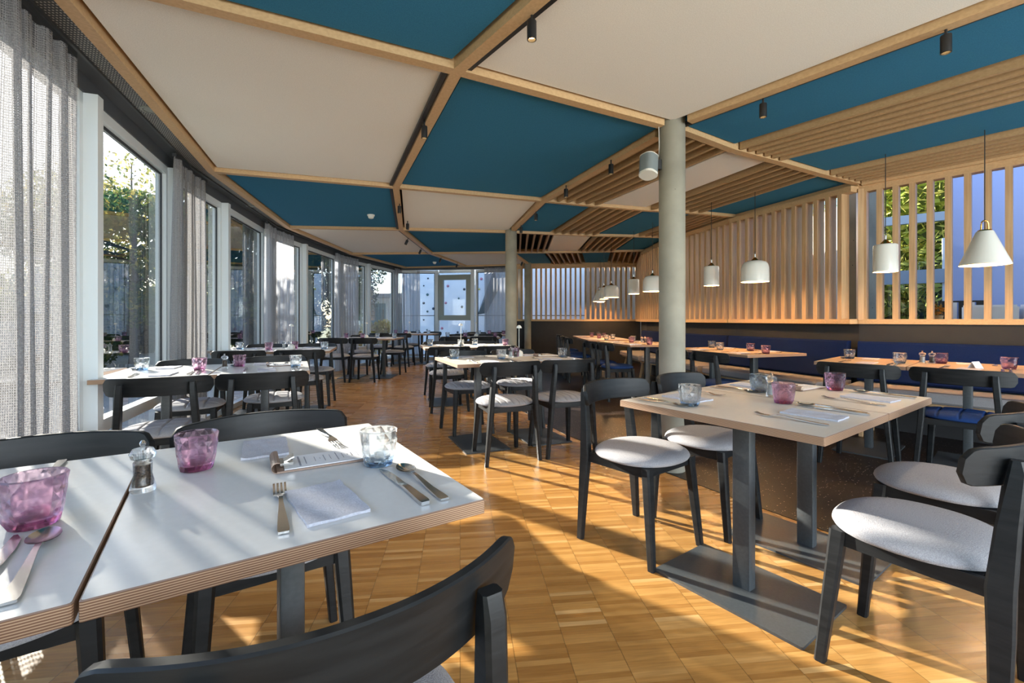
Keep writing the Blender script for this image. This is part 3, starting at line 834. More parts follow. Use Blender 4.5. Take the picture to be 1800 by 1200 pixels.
# ------------------------------------------------------------------ table
ttop = MB(); hx, hy = .2985, .399
def ttop_mesh(mat):
    m = MB(); r = .006
    ol = rrect(2*hx, 2*hy, .004, 2); il = rrect(2*hx-.004, 2*hy-.004, .004, 2); n = len(ol)
    m.v += [(x,y,.722) for x, y in ol] + [(x,y,.748) for x, y in ol] + [(x,y,.7495) for x, y in il]
    m.f.append(tuple(range(n))[::-1]); m.m.append(0)
    for i in range(n):
        j = (i+1) % n; m.f.append((i,j,n+j,n+i)); m.m.append(0); m.f.append((n+i,n+j,2*n+j,2*n+i)); m.m.append(2)
    m.f.append(tuple(range(2*n,3*n))); m.m.append(1)
    return m.mesh('tabletop', [M['ply'], mat, M['kraft']])
MESH['top'] = ttop_mesh(M['lam']); MESH['top_w'] = ttop_mesh(M['lam_white'])
MESH['top_o'] = ttop_mesh(noisy('warm_lit_laminate', (.50,.36,.22), (.58,.43,.27), 30, .35, stretch=(.2,1,1)))  # table laminate with warm lamp light put into its colour
pm = MB().prism(rrect(.052,.072,.006,2), .010, .716); pm.box((0,0,.719), (.30,.36,.006))
MESH['post'] = pm.mesh('pedestal', M['steel_dark'], 30)
MESH['plate'] = MB().prism(rrect(.392,.596,.006,2), .0, .010).mesh('base_plate', M['steel_dark'], 30)
def table(kind, x, y, u, label, group):
    rz = math.atan2(u[1], u[0]); key = 't'+kind
    if key in PROTO: return dup(PROTO[key], (x,y,0.002 if kind == 'top_o' else 0), rz, label, group)
    t = thing('dining_table', label, 'table', (x,y,0.002 if kind == 'top_o' else 0), rz, group)
    for nme, k in (('tabletop', kind), ('pedestal', 'post'), ('base_plate', 'plate')): kid(t, link(nme, MESH[k], t))
    PROTO[key] = t
    return t

# ------------------------------------------------------------------ tableware
TZ = .7497
def tumbler(mat, base):
    """faceted tumbler: diamond relief outside, thick tinted base"""
    m = MB(); n = 14; H_ = .088; rows = 6; vs = []
    for j in range(rows+1):
        f = j/rows; r = .033 + .0125*f**.6
        for k in range(n):
            a = 2*math.pi*(k + .5*(j % 2))/n
            rr = r*(1 + (.065 if 0 < j < rows and (k*7+j*3) % 3 == 0 else -.012 if 0 < j < rows else 0))
            m.v.append((rr*math.cos(a), rr*math.sin(a), .002+f*(H_-.004)))
    for j in range(rows):
        for k in range(n):
            a, b_ = j*n+k, j*n+(k+1) % n; c, d = a+n, (j+1)*n+(k+1) % n
            mi = 1 if j == 0 else 0
            if j % 2 == 0: m.f += [(a,b_,c), (b_,d,c)]
            else: m.f += [(a,b_,d), (a,d,c)]
            m.m += [mi, mi]
    # bottom, rim, inner wall
    o = len(m.v); prof = [(.0435,H_), (.0425,H_), (.0410,H_-.004), (.0375,.045), (.0310,.018), (.0001,.016)]
    for r, z in prof:
        for k in range(n): a = 2*math.pi*k/n; m.v.append((r*math.cos(a), r*math.sin(a), z))
    seq = [rows*n] + [o+i*n for i in range(len(prof))]
    for a0, b0 in zip(seq[:-1], seq[1:]):
        for k in range(n):
            m.f.append((a0+k, a0+(k+1) % n, b0+(k+1) % n, b0+k)); m.m.append(0)
    m.f.append(tuple(range(n))[::-1]); m.m.append(1)
    me = m.mesh('tumbler', [mat, base])
    return me
MESH['purple'] = tumbler(M['g_purple'], M['g_purple_base']); MESH['clear'] = tumbler(M['g_clear'], M['g_blue_base']); MESH['smoke'] = tumbler(M['g_smoke'], M['g_smoke_base'])
def fork_mesh():
    m = MB(); secs = []
    for y, w_, z, h in ((-.12,.016,.003,.004),(-.11,.019,.003,.004),(-.06,.015,.004,.004),(0,.008,.008,.004),(.03,.007,.011,.003),(.045,.012,.010,.003),(.058,.024,.006,.0025),(.068,.026,.004,.002)):
        secs.append([(-w_/2,y,z-h/2),(w_/2,y,z-h/2),(w_/2,y,z+h/2),(-w_/2,y,z+h/2)][::-1])
    m.sections(secs)
    for k in range(4):
        x = -.0105 + .007*k
        m.sections([[(x-.002,y,z-.001),(x+.002,y,z-.001),(x+.002,y,z+.001),(x-.002,y,z+.001)][::-1] for y, z in ((.067,.004),(.09,.004),(.105,.006),(.118,.010))])
    return m.mesh('fork', M['steel'], 50)
def spoon_mesh():
    m = MB(); secs = []
    for y, w_, z, h in ((-.12,.017,.003,.004),(-.11,.020,.003,.004),(-.05,.014,.004,.004),(.02,.008,.010,.004),(.048,.008,.011,.003),(.054,.012,.009,.003)):
        secs.append([(-w_/2,y,z-h/2),(w_/2,y,z-h/2),(w_/2,y,z+h/2),(-w_/2,y,z+h/2)][::-1])
    m.sections(secs)
    rings = 8; ns = 20
    for side, dz in ((1, 0), (-1, -.0012)):
        o = len(m.v)
        for i in range(rings+1):
            f = i/rings
            for k in range(ns):
                a = 2*math.pi*k/ns; m.v.append((.021*f*math.cos(a)*(1-.12*math.sin(a)), .086+.034*f*math.sin(a), .0115 - .009*(1-f*f) + dz))
        for i in range(rings):
            for k in range(ns):
                q = (o+i*ns+k, o+i*ns+(k+1) % ns, o+(i+1)*ns+(k+1) % ns, o+(i+1)*ns+k); m.f.append(q[::-side]); m.m.append(0)
    return m.mesh('spoon', M['steel'], 60)
def knife_mesh():
    m = MB(); secs = []
    for y, x0, x1, z, h in ((-.125,-.008,.008,.004,.007),(-.115,-.010,.010,.004,.008),(-.03,-.007,.007,.005,.007),(-.01,-.006,.006,.005,.005),(.0,-.008,.008,.004,.0025),(.06,-.009,.009,.003,.002),(.10,-.009,.006,.003,.002),(.125,-.008,-.003,.003,.001)):
        secs.append([(x0,y,z-h/2),(x1,y,z-h/2),(x1,y,z+h/2),(x0,y,z+h/2)][::-1])
    m.sections(secs); return m.mesh('knife', M['steel'], 40)
def napkin_mesh():
    m = MB(); nx, ny = 10, 16
    for z0 in (0, .004):
        for j in range(ny+1):
            for i in range(nx+1):
                x = -.055+.11*i/nx; y = -.095+.19*j/ny
                e = .0007*math.sin(i*1.1+j*.5) + .0006*math.sin(j*1.3)
                m.v.append((x+.0008*math.sin(j*.9), y+.0008*math.sin(i), (.0055+e+ (.002 if i == nx else 0)) if z0 else .0004))
    o = (nx+1)*(ny+1)
    for j in range(ny):
        for i in range(nx):
            a = j*(nx+1)+i; m.f.append((a,a+1,a+nx+2,a+nx+1)[::-1]); m.m.append(0); m.f.append((o+a,o+a+1,o+a+nx+2,o+a+nx+1)); m.m.append(0)
    for i in range(nx):
        m.f.append((i,i+1,o+i+1,o+i)); b_ = ny*(nx+1)+i; m.f.append((b_+1,b_,o+b_,o+b_+1)); m.m += [0,0]
    for j in range(ny):
        a = j*(nx+1); c = a+nx+1; m.f.append((c,a,o+a,o+c)); a2 = a+nx; c2 = c+nx; m.f.append((a2,c2,o+c2,o+a2)); m.m += [0,0]
    return m.mesh('napkin', M['napkin'], 60)
MESH['fork'] = fork_mesh(); MESH['spoon'] = spoon_mesh(); MESH['knife'] = knife_mesh(); MESH['napkin'] = napkin_mesh()
def single(name, me, loc, rz, label, cat, group):
    o = link(name, me, None, loc, rz); return tag(o, label, cat, group)

M['salt'] = plain('salt', (.85,.85,.83), .7); M['pepper'] = noisy('peppercorns', (.03,.02,.015), (.16,.10,.06), 260, .7)
def mill(x, y, kind, label):
    key = 'mill'+kind
    if key in PROTO: return dup(PROTO[key], (x,y,TZ), 0, label, 'clear salt and pepper mills')
    t = thing('spice_mill', label, 'mill', (x,y,TZ), 0, 'clear salt and pepper mills')
    kid(t, MB().lathe([(.022,0),(.023,.006),(.019,.022),(.016,.035),(.017,.060),(.013,.064)], 16, caps=True).build('glass_body', M['g_clear'], t, 30))
    kid(t, MB().lathe([(.013,.010),(.0135,.035),(.0125,.055)], 12, caps=True).build('filling', M[kind], t, 30))
    kid(t, MB().lathe([(.013,.064),(.021,.069),(.024,.078),(.018,.088),(.007,.091)], 12, caps=True).build('cap', M['g_clear'], t, 30))
    kid(t, MB().lathe([(.003,.090),(.005,.096),(.006,.100),(.003,.105)], 10, caps=True).build('knob', M['steel'], t, 40))
    PROTO[key] = t
    return t
def table_lamp(x, y, label):
    if 'lamp' in PROTO: return dup(PROTO['lamp'], (x,y,TZ), 0, label, 'mushroom table lamps')
    t = thing('table_lamp', label, 'lamp', (x,y,TZ), 0, 'mushroom table lamps')
    kid(t, MB().lathe([(.038,0),(.041,.012),(.040,.03),(.032,.048),(.015,.058),(.004,.060)], 24, caps=True).build('base', M['white_lamp'], t, 40))
    kid(t, MB().tube([(0,0,.058),(0,0,.29)], .0032, 8).build('pole', M['white_lamp'], t, 40))
    kid(t, MB().lathe([(.026,.272),(.0265,.276),(.022,.290),(.013,.299),(.002,.303)], 20, caps=True).build('lamp_shade', M['white_lamp'], t, 40))
    PROTO['lamp'] = t
    return t
def menu_card(x, y, rz, label):
    if 'menu' in PROTO: return dup(PROTO['menu'], (x,y,TZ), rz, label, 'menus on boards')
    t = thing('menu_board', label, 'menu', (x,y,TZ), rz, 'menus on boards')
    bd_ = MB().box((0,0,.003), (.235,.115,.004))
    # board curls up at the clip end
    secs = []
    for k in range(9):
        a = R(-90+26*k); r = .012
        secs.append([(-.117+ -r*math.cos(a), s*.055, .013+r*math.sin(a)+o_) for s, o_ in ((-1,-.001),(1,-.001),(1,.001),(-1,.001))])
    bd_.sections(secs)
    kid(t, bd_.build('board', M['kraft'], t))
    kid(t, MB().box((.006,0,.0062), (.215,.105,.002)).build('sheet', M['paper'], t))
    cl = MB().box((-.095,0,.011), (.028,.05,.006)); cl.bar((-.10,0,.014),(-.078,.0,.024), .03, .003)
    kid(t, cl.build('clip', M['steel'], t))
    tx = MB(); rnd = random.Random(3)
    rows = [(-.066,.080,.006),(-.060,.0,0),(-.052,.060,.0032),(-.030,.036,.002),(-.018,.006,.002),(-.008,.050,.0026),(.006,.040,.002),(.022,.070,.0032),(.036,.044,.002),(.048,.008,.003),(.058,.030,.0035),(.072,.050,.002),(.086,.040,.002)]
    for xx, w_, h_ in rows:
        if w_ == 0: continue
        yy = -w_/2
        while yy < w_/2:                       # strokes of a line of small print running across the sheet
            l_ = rnd.uniform(.002,.005); tx.box((xx, yy+l_/2, .00735), (h_*.75, l_*.55, .0003)); yy += l_+.0012
    kid(t, tx.build('printed_lines', M['ink'], t))
    PROTO['menu'] = t
    return t

SIDE = {(-1,0): 'near left', (-1,1): 'near right', (1,0): 'far left', (1,1): 'far right'}
def dress(name, org, u, depth_far=.8, near=True, cutlery=True, glasses=('clear','purple','purple','clear'), units=2, rnd=None, lam='top', lamp=None, mills=True, menu=True, skip=(), fork_du=.115, jit=.012, farcut=True, gdx=0):
    """tables of one group: near-left corner org, long axis u; place settings on both long sides"""
    rnd = rnd or random.Random(len(name)*31+len(LABELS))
    u = Vector(u).normalized(); v = Vector((-u.y, u.x)); o = Vector(org); rz = math.atan2(u.y, u.x)
    P2 = lambda a, b_: o + u*a + v*b_
    for k in range(units):
        c = P2(.3+.602*k, .4)
        side = ('left' if k == 0 else 'right') if units == 2 else 'only'
        table(lam, c.x, c.y, u, '%s pedestal unit of the %s' % ({'left': 'left-hand', 'right': 'right-hand', 'only': 'single square'}[side], name), 'square pedestal dining tables')
    gi = 0
    for sgn, base in ((-1, .0), (1, .8)):
        if sgn == -1 and not near: pass
        for k in range(units):
            cu = .3+.602*k; s = SIDE[(sgn, k)]
            if units == 1: s = 'near' if sgn == -1 else 'far'
            j = lambda: rnd.uniform(-jit,jit)
            f = -sgn                                    # seat looks towards +v for near side
            vb = lambda d: d if sgn == -1 else .8-d
            r0 = rz if sgn == -1 else rz+math.pi
            gx = cu + (.205 if sgn == -1 else -.17) + gdx + j(); gv = vb(.335 + (0 if sgn == -1 else -.07)) + j()
            g = glasses[gi]; gi += 1
            if (name[:5], g, gi) not in skip:
                p = P2(gx, gv); colw = {'clear': 'clear blue-based tumbler', 'purple': 'purple tumbler', 'smoke': 'smoky grey tumbler'}[g]
                single('tumbler', MESH[g], (p.x,p.y,TZ), rnd.uniform(0,6), '%s, %s seat of the %s' % (colw, s, name), 'glass', 'faceted tumblers on the tables')
            p = P2(cu + j() + (.03 if sgn == -1 else -.03), vb(.155)+j())
            single('napkin', MESH['napkin'], (p.x,p.y,TZ), r0+rnd.uniform(-.12,.12), 'folded grey napkin, %s seat of the %s' % (s, name), 'napkin', 'folded napkins on the tables')
            if cutlery:
                q = 1 if sgn == -1 else -1
                p = P2(cu - (fork_du if sgn == -1 else .14)*q + j()*.6, vb(.155+(.02 if sgn == -1 else -.03))+j()); single('fork', MESH['fork'], (p.x,p.y,TZ), r0+rnd.uniform(-.12,.12), 'steel fork, %s seat of the %s' % (s, name), 'fork', 'forks on the tables')
                if sgn == 1 and not farcut: continue
                p = P2(cu + .185*q + j()*.3, vb(.165)+j()); single('knife', MESH['knife'], (p.x,p.y,TZ), r0+.05+rnd.uniform(-.03,.03), 'steel knife, %s seat of the %s' % (s, name), 'knife', 'knives on the tables')
                p = P2(cu + .225*q + j()*.3, vb(.16)+j()); single('spoon', MESH['spoon'], (p.x,p.y,TZ), r0+.05+rnd.uniform(-.05,.05), 'steel spoon, %s seat of the %s' % (s, name), 'spoon', 'spoons on the tables')
    W_ = .602*units
    if mills:
        p = P2(W_*.53, .445); mill(p.x, p.y, 'pepper' if mills == 'pepper' else 'salt', 'clear %s mill in the middle of the %s' % ('pepper' if mills == 'pepper' else 'salt', name))
        if mills is True: p = P2(W_*.53+.055, .47); mill(p.x, p.y, 'pepper', 'clear pepper mill in the middle of the %s' % name)
    if menu: p = P2(W_*.86, .47); menu_card(p.x, p.y, rz+rnd.uniform(-.1,.1), 'printed menu on a brown board with a clip on the %s' % name)
    if lamp: p = P2(*lamp); table_lamp(p.x, p.y, 'small white mushroom lamp on the %s' % name)
def seats(name, org, u, pos, kind, group):
    """pos: list of (a, b, turn, side words)"""
    u = Vector(u).normalized(); v = Vector((-u.y, u.x)); o = Vector(org)
    for a, b_, turn, words in pos:
        f = v if b_ < .4 else -v
        f = Vector((f.x*math.cos(turn)-f.y*math.sin(turn), f.x*math.sin(turn)+f.y*math.cos(turn)))
        p = o + u*a + v*b_
        w_ = {'navy': 'navy', 'navyq': 'quilted navy', 'plain': 'plain grey', 'channel': 'channel-stitched grey', 'quilt': 'quilted grey'}[kind]
        chair(kind, p.x, p.y, f, 'black chair with %s seat, %s of the %s' % (w_, words, name), group)

# T1: foreground left, white tops.  corner R is near right, so the origin is one table length to the left
u1 = Vector((.833,.553)).normalized(); R1 = Vector((-.050,.909)); o1 = R1 - u1*1.204
n1 = 'white foreground table'
dress(n1, o1, u1, lam='top_w', glasses=('purple','clear','clear','purple'), mills=False, menu=False, rnd=random.Random(5), fork_du=.045, jit=.003, farcut=False, gdx=-.018)
v1 = Vector((-u1.y,u1.x))
p = R1 - u1*.578 + v1*.436; mill(p.x, p.y, 'pepper', 'clear pepper mill by the purple tumbler in the left foreground')
menu_card(-.470, 1.160, math.atan2(u1.y,u1.x)-.06, 'printed menu on a curled brown board lying on the white foreground table')
seats(n1, o1, u1, [(.34,-.05,0,'near left'), (.885,-.04,0,'near right'), (.35,.76,0,'far left'), (.90,.775,0,'far right')], 'plain', 'black chairs around the foreground table')
# T2: foreground right
u2 = (.81,.585); o2 = (.947,1.377)
n2 = 'right foreground table'
dress(n2, o2, u2, glasses=('purple','purple','clear','smoke'), rnd=random.Random(11))
seats(n2, o2, u2, [(.30,-.148,.0,'near left'), (.915,-.09,0,'near right'), (.285,.905,.02,'far left'), (.80,.86,.08,'far right')], 'plain', 'black chairs around the right foreground table')
# T3: centre
u3 = (.924,.382); o3 = (-.431,3.593); n3 = 'centre table'
dress(n3, o3, u3, lamp=(.78,.58), glasses=('clear','clear','clear','purple'), rnd=random.Random(12))
seats(n3, o3, u3, [(.376,-.05,0,'near left'), (.89,-.05,0,'near right'), (.35,.87,0,'far left'), (.90,.87,0,'far right')], 'channel', 'black chairs around the centre table')
# T4: second on the left by the window
u4 = (.903,.429); o4 = (-2.498,2.67); n4 = 'left window table'
dress(n4, o4, u4, lam='top_w', glasses=('purple','clear','clear','purple'), mills='pepper', rnd=random.Random(13))
seats(n4, o4, u4, [(.41,-.11,0,'near left'), (.93,-.10,0,'near right'), (.38,.76,0,'far left'), (.95,.84,0,'far right')], 'quilt', 'black chairs around the left window table')
# T5
u5 = (.96,.27); o5 = (-3.24,4.88); n5 = 'third left table'
dress(n5, o5, u5, lam='top_w', lamp=(.72,.45), glasses=('purple','clear','clear','purple'), menu=False, rnd=random.Random(14))
seats(n5, o5, u5, [(.33,-.04,0,'near left'), (.92,-.06,0,'near right'), (.34,.86,0,'far left'), (.93,.86,0,'far right')], 'quilt', 'black chairs around the third left table')
# T6
u6 = (1,.02); o6 = (-3.62,8.38-.9); o6 = (-3.36,8.35); n6 = 'fourth left table'
dress(n6, o6, u6, cutlery=False, lamp=(.55,.45), glasses=('purple','clear','purple','clear'), menu=False, mills=False, rnd=random.Random(15))
seats(n6, o6, u6, [(.20,-.17,0,'near left'), (.72,-.17,0,'near right'), (.30,.90,0,'far left'), (.95,.90,0,'far right')], 'channel', 'black chairs around the fourth left table')
# T7
u7 = (.98,-.19); o7 = (-3.22,11.18); n7 = 'farthest left table'
dress(n7, o7, u7, cutlery=False, lamp=(.55,.45), glasses=('purple','clear','purple','clear'), menu=False, mills=False, rnd=random.Random(16))
seats(n7, o7, u7, [(.14,-.20,0,'near left'), (.70,-.22,0,'near right'), (.35,.90,0,'far left'), (.93,.90,0,'far right')], 'channel', 'black chairs around the farthest left table')
# T8
u8 = (.96,.28); o8 = (-1.074,5.616); n8 = 'second centre table'
dress(n8, o8, u8, lamp=(.52,.42), glasses=('clear','purple','clear','clear'), menu=False, mills=False, rnd=random.Random(17))
seats(n8, o8, u8, [(.27,-.08,0,'near left'), (.86,-.08,0,'near right'), (.32,.87,0,'far left'), (.90,.87,0,'far right')], 'channel', 'black chairs around the table behind the centre')
# T9
u9 = (.995,.08); o9 = (-1.42,8.85); n9 = 'third centre table'
dress(n9, o9, u9, cutlery=False, lamp=(.72,.45), glasses=('purple','purple','clear','clear'), menu=False, mills=False, rnd=random.Random(18))
seats(n9, o9, u9, [(.30,-.10,0,'near left'), (.86,-.10,0,'near right'), (.32,.87,0,'far left'), (.90,.87,0,'far right')], 'channel', 'black chairs at the table beyond the middle column')
# T10
u10 = (1,-.10); o10 = (-1.33,10.65); n10 = 'farthest centre table'
dress(n10, o10, u10, cutlery=False, glasses=('clear','purple','clear','purple'), menu=False, mills=False, rnd=random.Random(19))
seats(n10, o10, u10, [(.30,-.10,0,'near left'), (.88,-.10,0,'near right'), (.32,.86,0,'far left'), (.90,.86,0,'far right')], 'channel', 'black chairs at the farthest centre table')
# bench tables: the chairs' side is the near side, the long axis runs away from the wall normal
def benchtab(name, org, a, units, kind, chairs, glasses, cut=True, mills=False, menu=False):
    a = Vector(a).normalized(); o = Vector(org)
    dress(name, o, a, lam='top_o', units=units, glasses=glasses, cutlery=cut, mills=mills, menu=menu, rnd=random.Random(sum(map(ord, name))))
    seats(name, o, a, chairs, kind, 'black chairs facing the navy bench')
benchtab('right edge bench table', (2.564,3.87), (.655,-.755), 2, 'navyq', [(.36,-.15,0,'left'), (.91,-.11,0,'right')], ('clear','purple','clear','purple'), mills=True, menu=False)
benchtab('bench table right of the column', (1.955,5.66), (.32,-.947), 2, 'navy', [(.42,-.13,0,'left'), (1.0,-.13,0,'right')], ('clear','purple','clear','purple'))
benchtab('bench table left of the column', (1.42,7.45), (.17,-.985), 2, 'navy', [(.50,-.14,0,'far side'), (1.08,-.14,0,'near side')], ('purple','purple','clear','purple'), mills=True)
benchtab('farther bench table', (1.28,9.02), (0.02,-1), 2, 'navy', [(.24,-.10,0,'far side'), (.88,-.10,0,'near side')], ('purple','clear','purple','clear'), cut=False)
benchtab('farthest bench table', (1.32,9.90), (0,-1), 1, 'navy', [(.20,-.12,0,'chair side')], ('purple','clear'), cut=False)

# tent card on the right bench table
tc_ = MB(); s = .045
tc_.sections([[(x,-.028,0),(x,-.026,0),(x,.001,.05),(x,0,.052)] for x in (-s,s)]).sections([[(x,.028,0),(x,.026,0),(x,-.001,.05),(x,0,.052)] for x in (-s,s)])
tag(tc_.build('tent_card', M['paper'], None, None, (3.36,3.30,TZ), R(20)), 'folded white tent card on the right edge bench table', 'card')

# ------------------------------------------------------------------ benches along the slatted screens
def bench(label, a, c, trim=(0,0)):
    a = V2(a); c = V2(c); t = (c-a).normalized(); n = Vector((-t.y,t.x))      # n points into the room when running from far to near reversed below
    if n.x > 0: n = -n
    a = a + t*trim[0]; c = c - t*trim[1]; ln = (c-a).length
    root = thing('banquette_bench', label, 'bench', (a.x,a.y,0), 0, 'upholstered benches along the slatted screen')
    def off(d, s, z): p = t*s + n*d; return (p.x, p.y, z)
    w0 = .075
    def slab(d0, d1, z0, z1, s0=0, s1=None, lean=0):
        s1 = ln if s1 is None else s1; r = .018
        m = MB()
        prof = [(d0,z0),(d1-r,z0),(d1,z0+r),(d1-lean,z1-r),(d1-r-lean,z1),(d0,z1)]
        m.sections([[off(d, s_, z) for d, z in prof] for s_ in (s0+.004, s1-.004)])
        me = m.mesh('slab', M['fab_bench']); bm = bmesh.new(); bm.from_mesh(me); bmesh.ops.recalc_face_normals(bm, faces=bm.faces); bm.to_mesh(me); bm.free(); return me
    me = slab(w0, .58, .385, .475); link('seat', me, root)
    me = slab(w0, .17, .49, .885, lean=.03); me.materials[0] = M['fab_navy_dark']; link('backrest', me, root)
    me = slab(w0, .54, .355, .385); me.materials[0] = M['oak']; link('seat_board', me, root)
    k = max(2, int(ln/.8)+1)
    for i in range(k):
        s = .12 + (ln-.24)*i/(k-1)
        MB().bar(off(.47,s,.36), off(.53,s,.002), .03, .03, up=(t.x,t.y,0)).build('leg', M['oak'], root)
        MB().bar(off(.16,s,.36), off(.13,s,.002), .03, .03, up=(t.x,t.y,0)).build('leg', M['oak'], root)
bench('navy backed bench with grey seat at the right edge of the room', PR[1], PR[2], (.2,.02))
bench('navy backed bench with grey seat in the middle, right of the front column', PR[2], PR[3], (.02,.01))
bench('navy backed bench with grey seat just behind the front column', PR[3], PR[4], (.01,.01))
bench('navy backed bench with grey seat left of the front column, farthest one', PR[4], PR[5], (.01,.15))

# ------------------------------------------------------------------ pendant lamps
pl = bpy.data.lights.new('pendant_bulb', 'POINT'); pl.energy = 3.8; pl.color = (1,.66,.34); pl.shadow_soft_size = .03
def shade(kind):
    if kind == 'cylinder': p = [(.03,.242),(.076,.238),(.084,.232),(.087,.222),(.089,0)]; q = [(.084,.0),(.082,.215),(.03,.225)]; top = .242
    if kind == 'dome': p = [(.04,.232),(.078,.230),(.108,.217),(.129,.190),(.138,.15),(.141,0)]; q = [(.136,0),(.131,.15),(.10,.205),(.03,.218)]; top = .232
    if kind == 'cone': p = [(.042,.256),(.046,.256),(.050,.252),(.144,.006),(.145,0)]; q = [(.140,.0),(.046,.244),(.03,.246)]; top = .256
    return p, q, top
def pendant(x, y, kind, label):
    zb = 1.52; key = 'pend'+kind; p, q, top = shade(kind)
    if key not in PROTO:
        t = thing('pendant_lamp', label, 'pendant lamp', (x,y,zb), 0, 'white pendant lamps over the bench tables')
        kid(t, MB().lathe(p[::-1], 40).build('lamp_shade', M['white_lamp'], t, 40))
        kid(t, MB().lathe(q, 40).build('shade_lining', M['glow_in'], t, 40))
        kid(t, MB().lathe([(.004,top+.045),(.018,top+.03),(.038,top+.008),(.046,top)] if kind != 'cone' else [(.01,top+.012),(.038,top+.010),(.044,top)], 24, caps=True).build('brass_collar', M['brass'], t, 40))
        cp = MB()
        if kind == 'cone':
            pts = [(s_*.030, 0, top+.005) for s_ in (1,)] + [(.026*math.cos(R(a_)), 0, top+.055+.026*math.sin(R(a_))) for a_ in range(0,181,20)] + [(-.030,0,top+.005)]
            cp.tube(pts, .005, 8)
        else: cp.tube([(0,0,top+.03),(0,0,top+.075)], .009, 10); cp.tube([(.012*math.cos(R(a_)), 0, top+.085+.014*math.sin(R(a_))) for a_ in range(0,361,30)], .002, 6)
        kid(t, cp.build('hook', M['brass'] if kind == 'cone' else M['steel'], t, 40))
        kid(t, MB().tube([(0,0,top+.01 if kind == 'cone' else top+.06),(0,0,2.56-zb)], .0032, 6).build('cord', M['black'], t))
        bl = MB().lathe([(.0001,.10),(.02,.105),(.03,.13),(.02,.16),(.012,.19),(.0001,.195)], 16).build('bulb', M['glow'], t, 40); kid(t, bl)
        PROTO[key] = t
    else: t = dup(PROTO[key], (x,y,zb), 0, label)
    lo = bpy.data.objects.new('pendant_light', pl); COL.objects.link(lo); lo.location = (x, y, zb+.06)
    lo.parent = t; lo.location = (0,0,.04)
    return t
for a in [(3.59,3.456,'cone','large white cone pendant lamp at the right edge'), (3.25,3.96,'cylinder','white cylinder pendant lamp left of the large cone'),
 (2.68,5.02,'dome','white dome pendant lamp right of the front column'), (2.45,5.59,'cylinder','white cylinder pendant lamp closest right of the front column'),
 (2.085,6.75,'dome','white dome pendant lamp partly behind the front column'), (1.98,7.40,'cylinder','white cylinder pendant lamp left of the column-hidden dome'),
 (1.88,8.61,'dome','white dome pendant lamp in front of the far cluster'), (1.88,9.30,'cylinder','white cylinder pendant lamp half hidden by the far dome'),
 (2.02,10.55,'cone','small white cone pendant lamp at the left of the far cluster'), (2.16,11.1,'cylinder','farthest white cylinder pendant lamp below the small cone')]: pendant(*a)

# ------------------------------------------------------------------ kitchen side behind the right screen
b = MB().bar((5.42,5.62,1.9),(8.9,2.9,1.9), .15, 3.8); struct(b.build('wall_kitchen', plain('blue_wall', (.30,.38,.66), .8)))
b = MB().bar((5.0,10.5,1.4),(5.0,6.9,1.4), .15, 2.8); struct(b.build('wall_service', M['wallpaint']))
b = MB().bar((2.2,13.6,1.4),(5.0,13.2,1.4), .15, 2.8); struct(b.build('wall_corridor', plain('corridor_grey', (.22,.20,.18), .8)))
o = MB().box((4.10,5.28,1.4), (.22,.22,2.8), R(20)).build('service_pillar', M['concrete']); tag(o, 'square grey pillar behind the slatted screen by the cylinder pendant', 'pillar')
ct = thing('kitchen_counter', 'white kitchen counter seen through the right slatted screen', 'counter', (5.55,4.78,0), R(-38))
MB().box((0,0,1.02), (1.7,.5,.05)).build('worktop', M['oak'], ct); MB().box((0,0,.5), (1.6,.42,1.0)).build('body', M['black'], ct)
white = plain('white_porcelain', (.75,.74,.72), .3)
for i, (x, y, s_, lab) in enumerate([(5.16,5.09,.16,'white food container on the kitchen counter, left one'), (5.34,4.95,.20,'white food container on the kitchen counter, middle one'), (5.52,4.80,.20,'white food container on the kitchen counter, right one')]):
    m = MB().box((x,y,1.145), (s_,.22,.20), R(-38)); m.box((x,y,1.255), (s_*.9,.18,.02), R(-38)); tag(m.build('food_container', white), lab, 'container', 'white containers on the kitchen counter')
for i, (x, y, lab) in enumerate([(4.95,5.10,'white bowl at the left end of the kitchen counter, nearer one'), (5.03,5.22,'white bowl at the left end of the kitchen counter, farther one')]):
    tag(MB().lathe([(.03,0),(.06,.02),(.085,.06),(.08,.06),(.055,.025),(.0001,.01)], 20).build('serving_bowl', white, None, 50, (x,y,1.0455)), lab, 'bowl', 'white bowls behind the slats')
rk = thing('clothes_rack', 'black rail with hanging dark and white cloths behind the right screen', 'rack', (5.37,5.43,0), R(-38))
MB().bar((-.2,0,1.32),(.2,0,1.32), .02, .02).bar((-.2,0,0),(-.2,0,1.32), .02, .02, up=(0,1,0)).bar((.2,0,0),(.2,0,1.32), .02, .02, up=(0,1,0)).build('rail', M['black'], rk)
for k in range(5): MB().box((-.15+.075*k,0,1.16), (.06,.03,.30)).build('cloth', white if k % 2 else M['black'], rk)
vs_ = thing('flower_pot', 'small pot of orange flowers behind the slats under the cylinder pendant', 'plant', (4.62,4.95,1.06), 0)
MB().box((4.62,4.95,.53), (.5,.4,1.06)).build('side_cabinet', M['wainscot']); tag(bpy.data.objects['side_cabinet'], 'low dark cabinet carrying the orange flowers', 'cabinet')
MB().lathe([(.04,0),(.055,.09)], 16, caps=True).build('pot', M['oak'], vs_, 40)
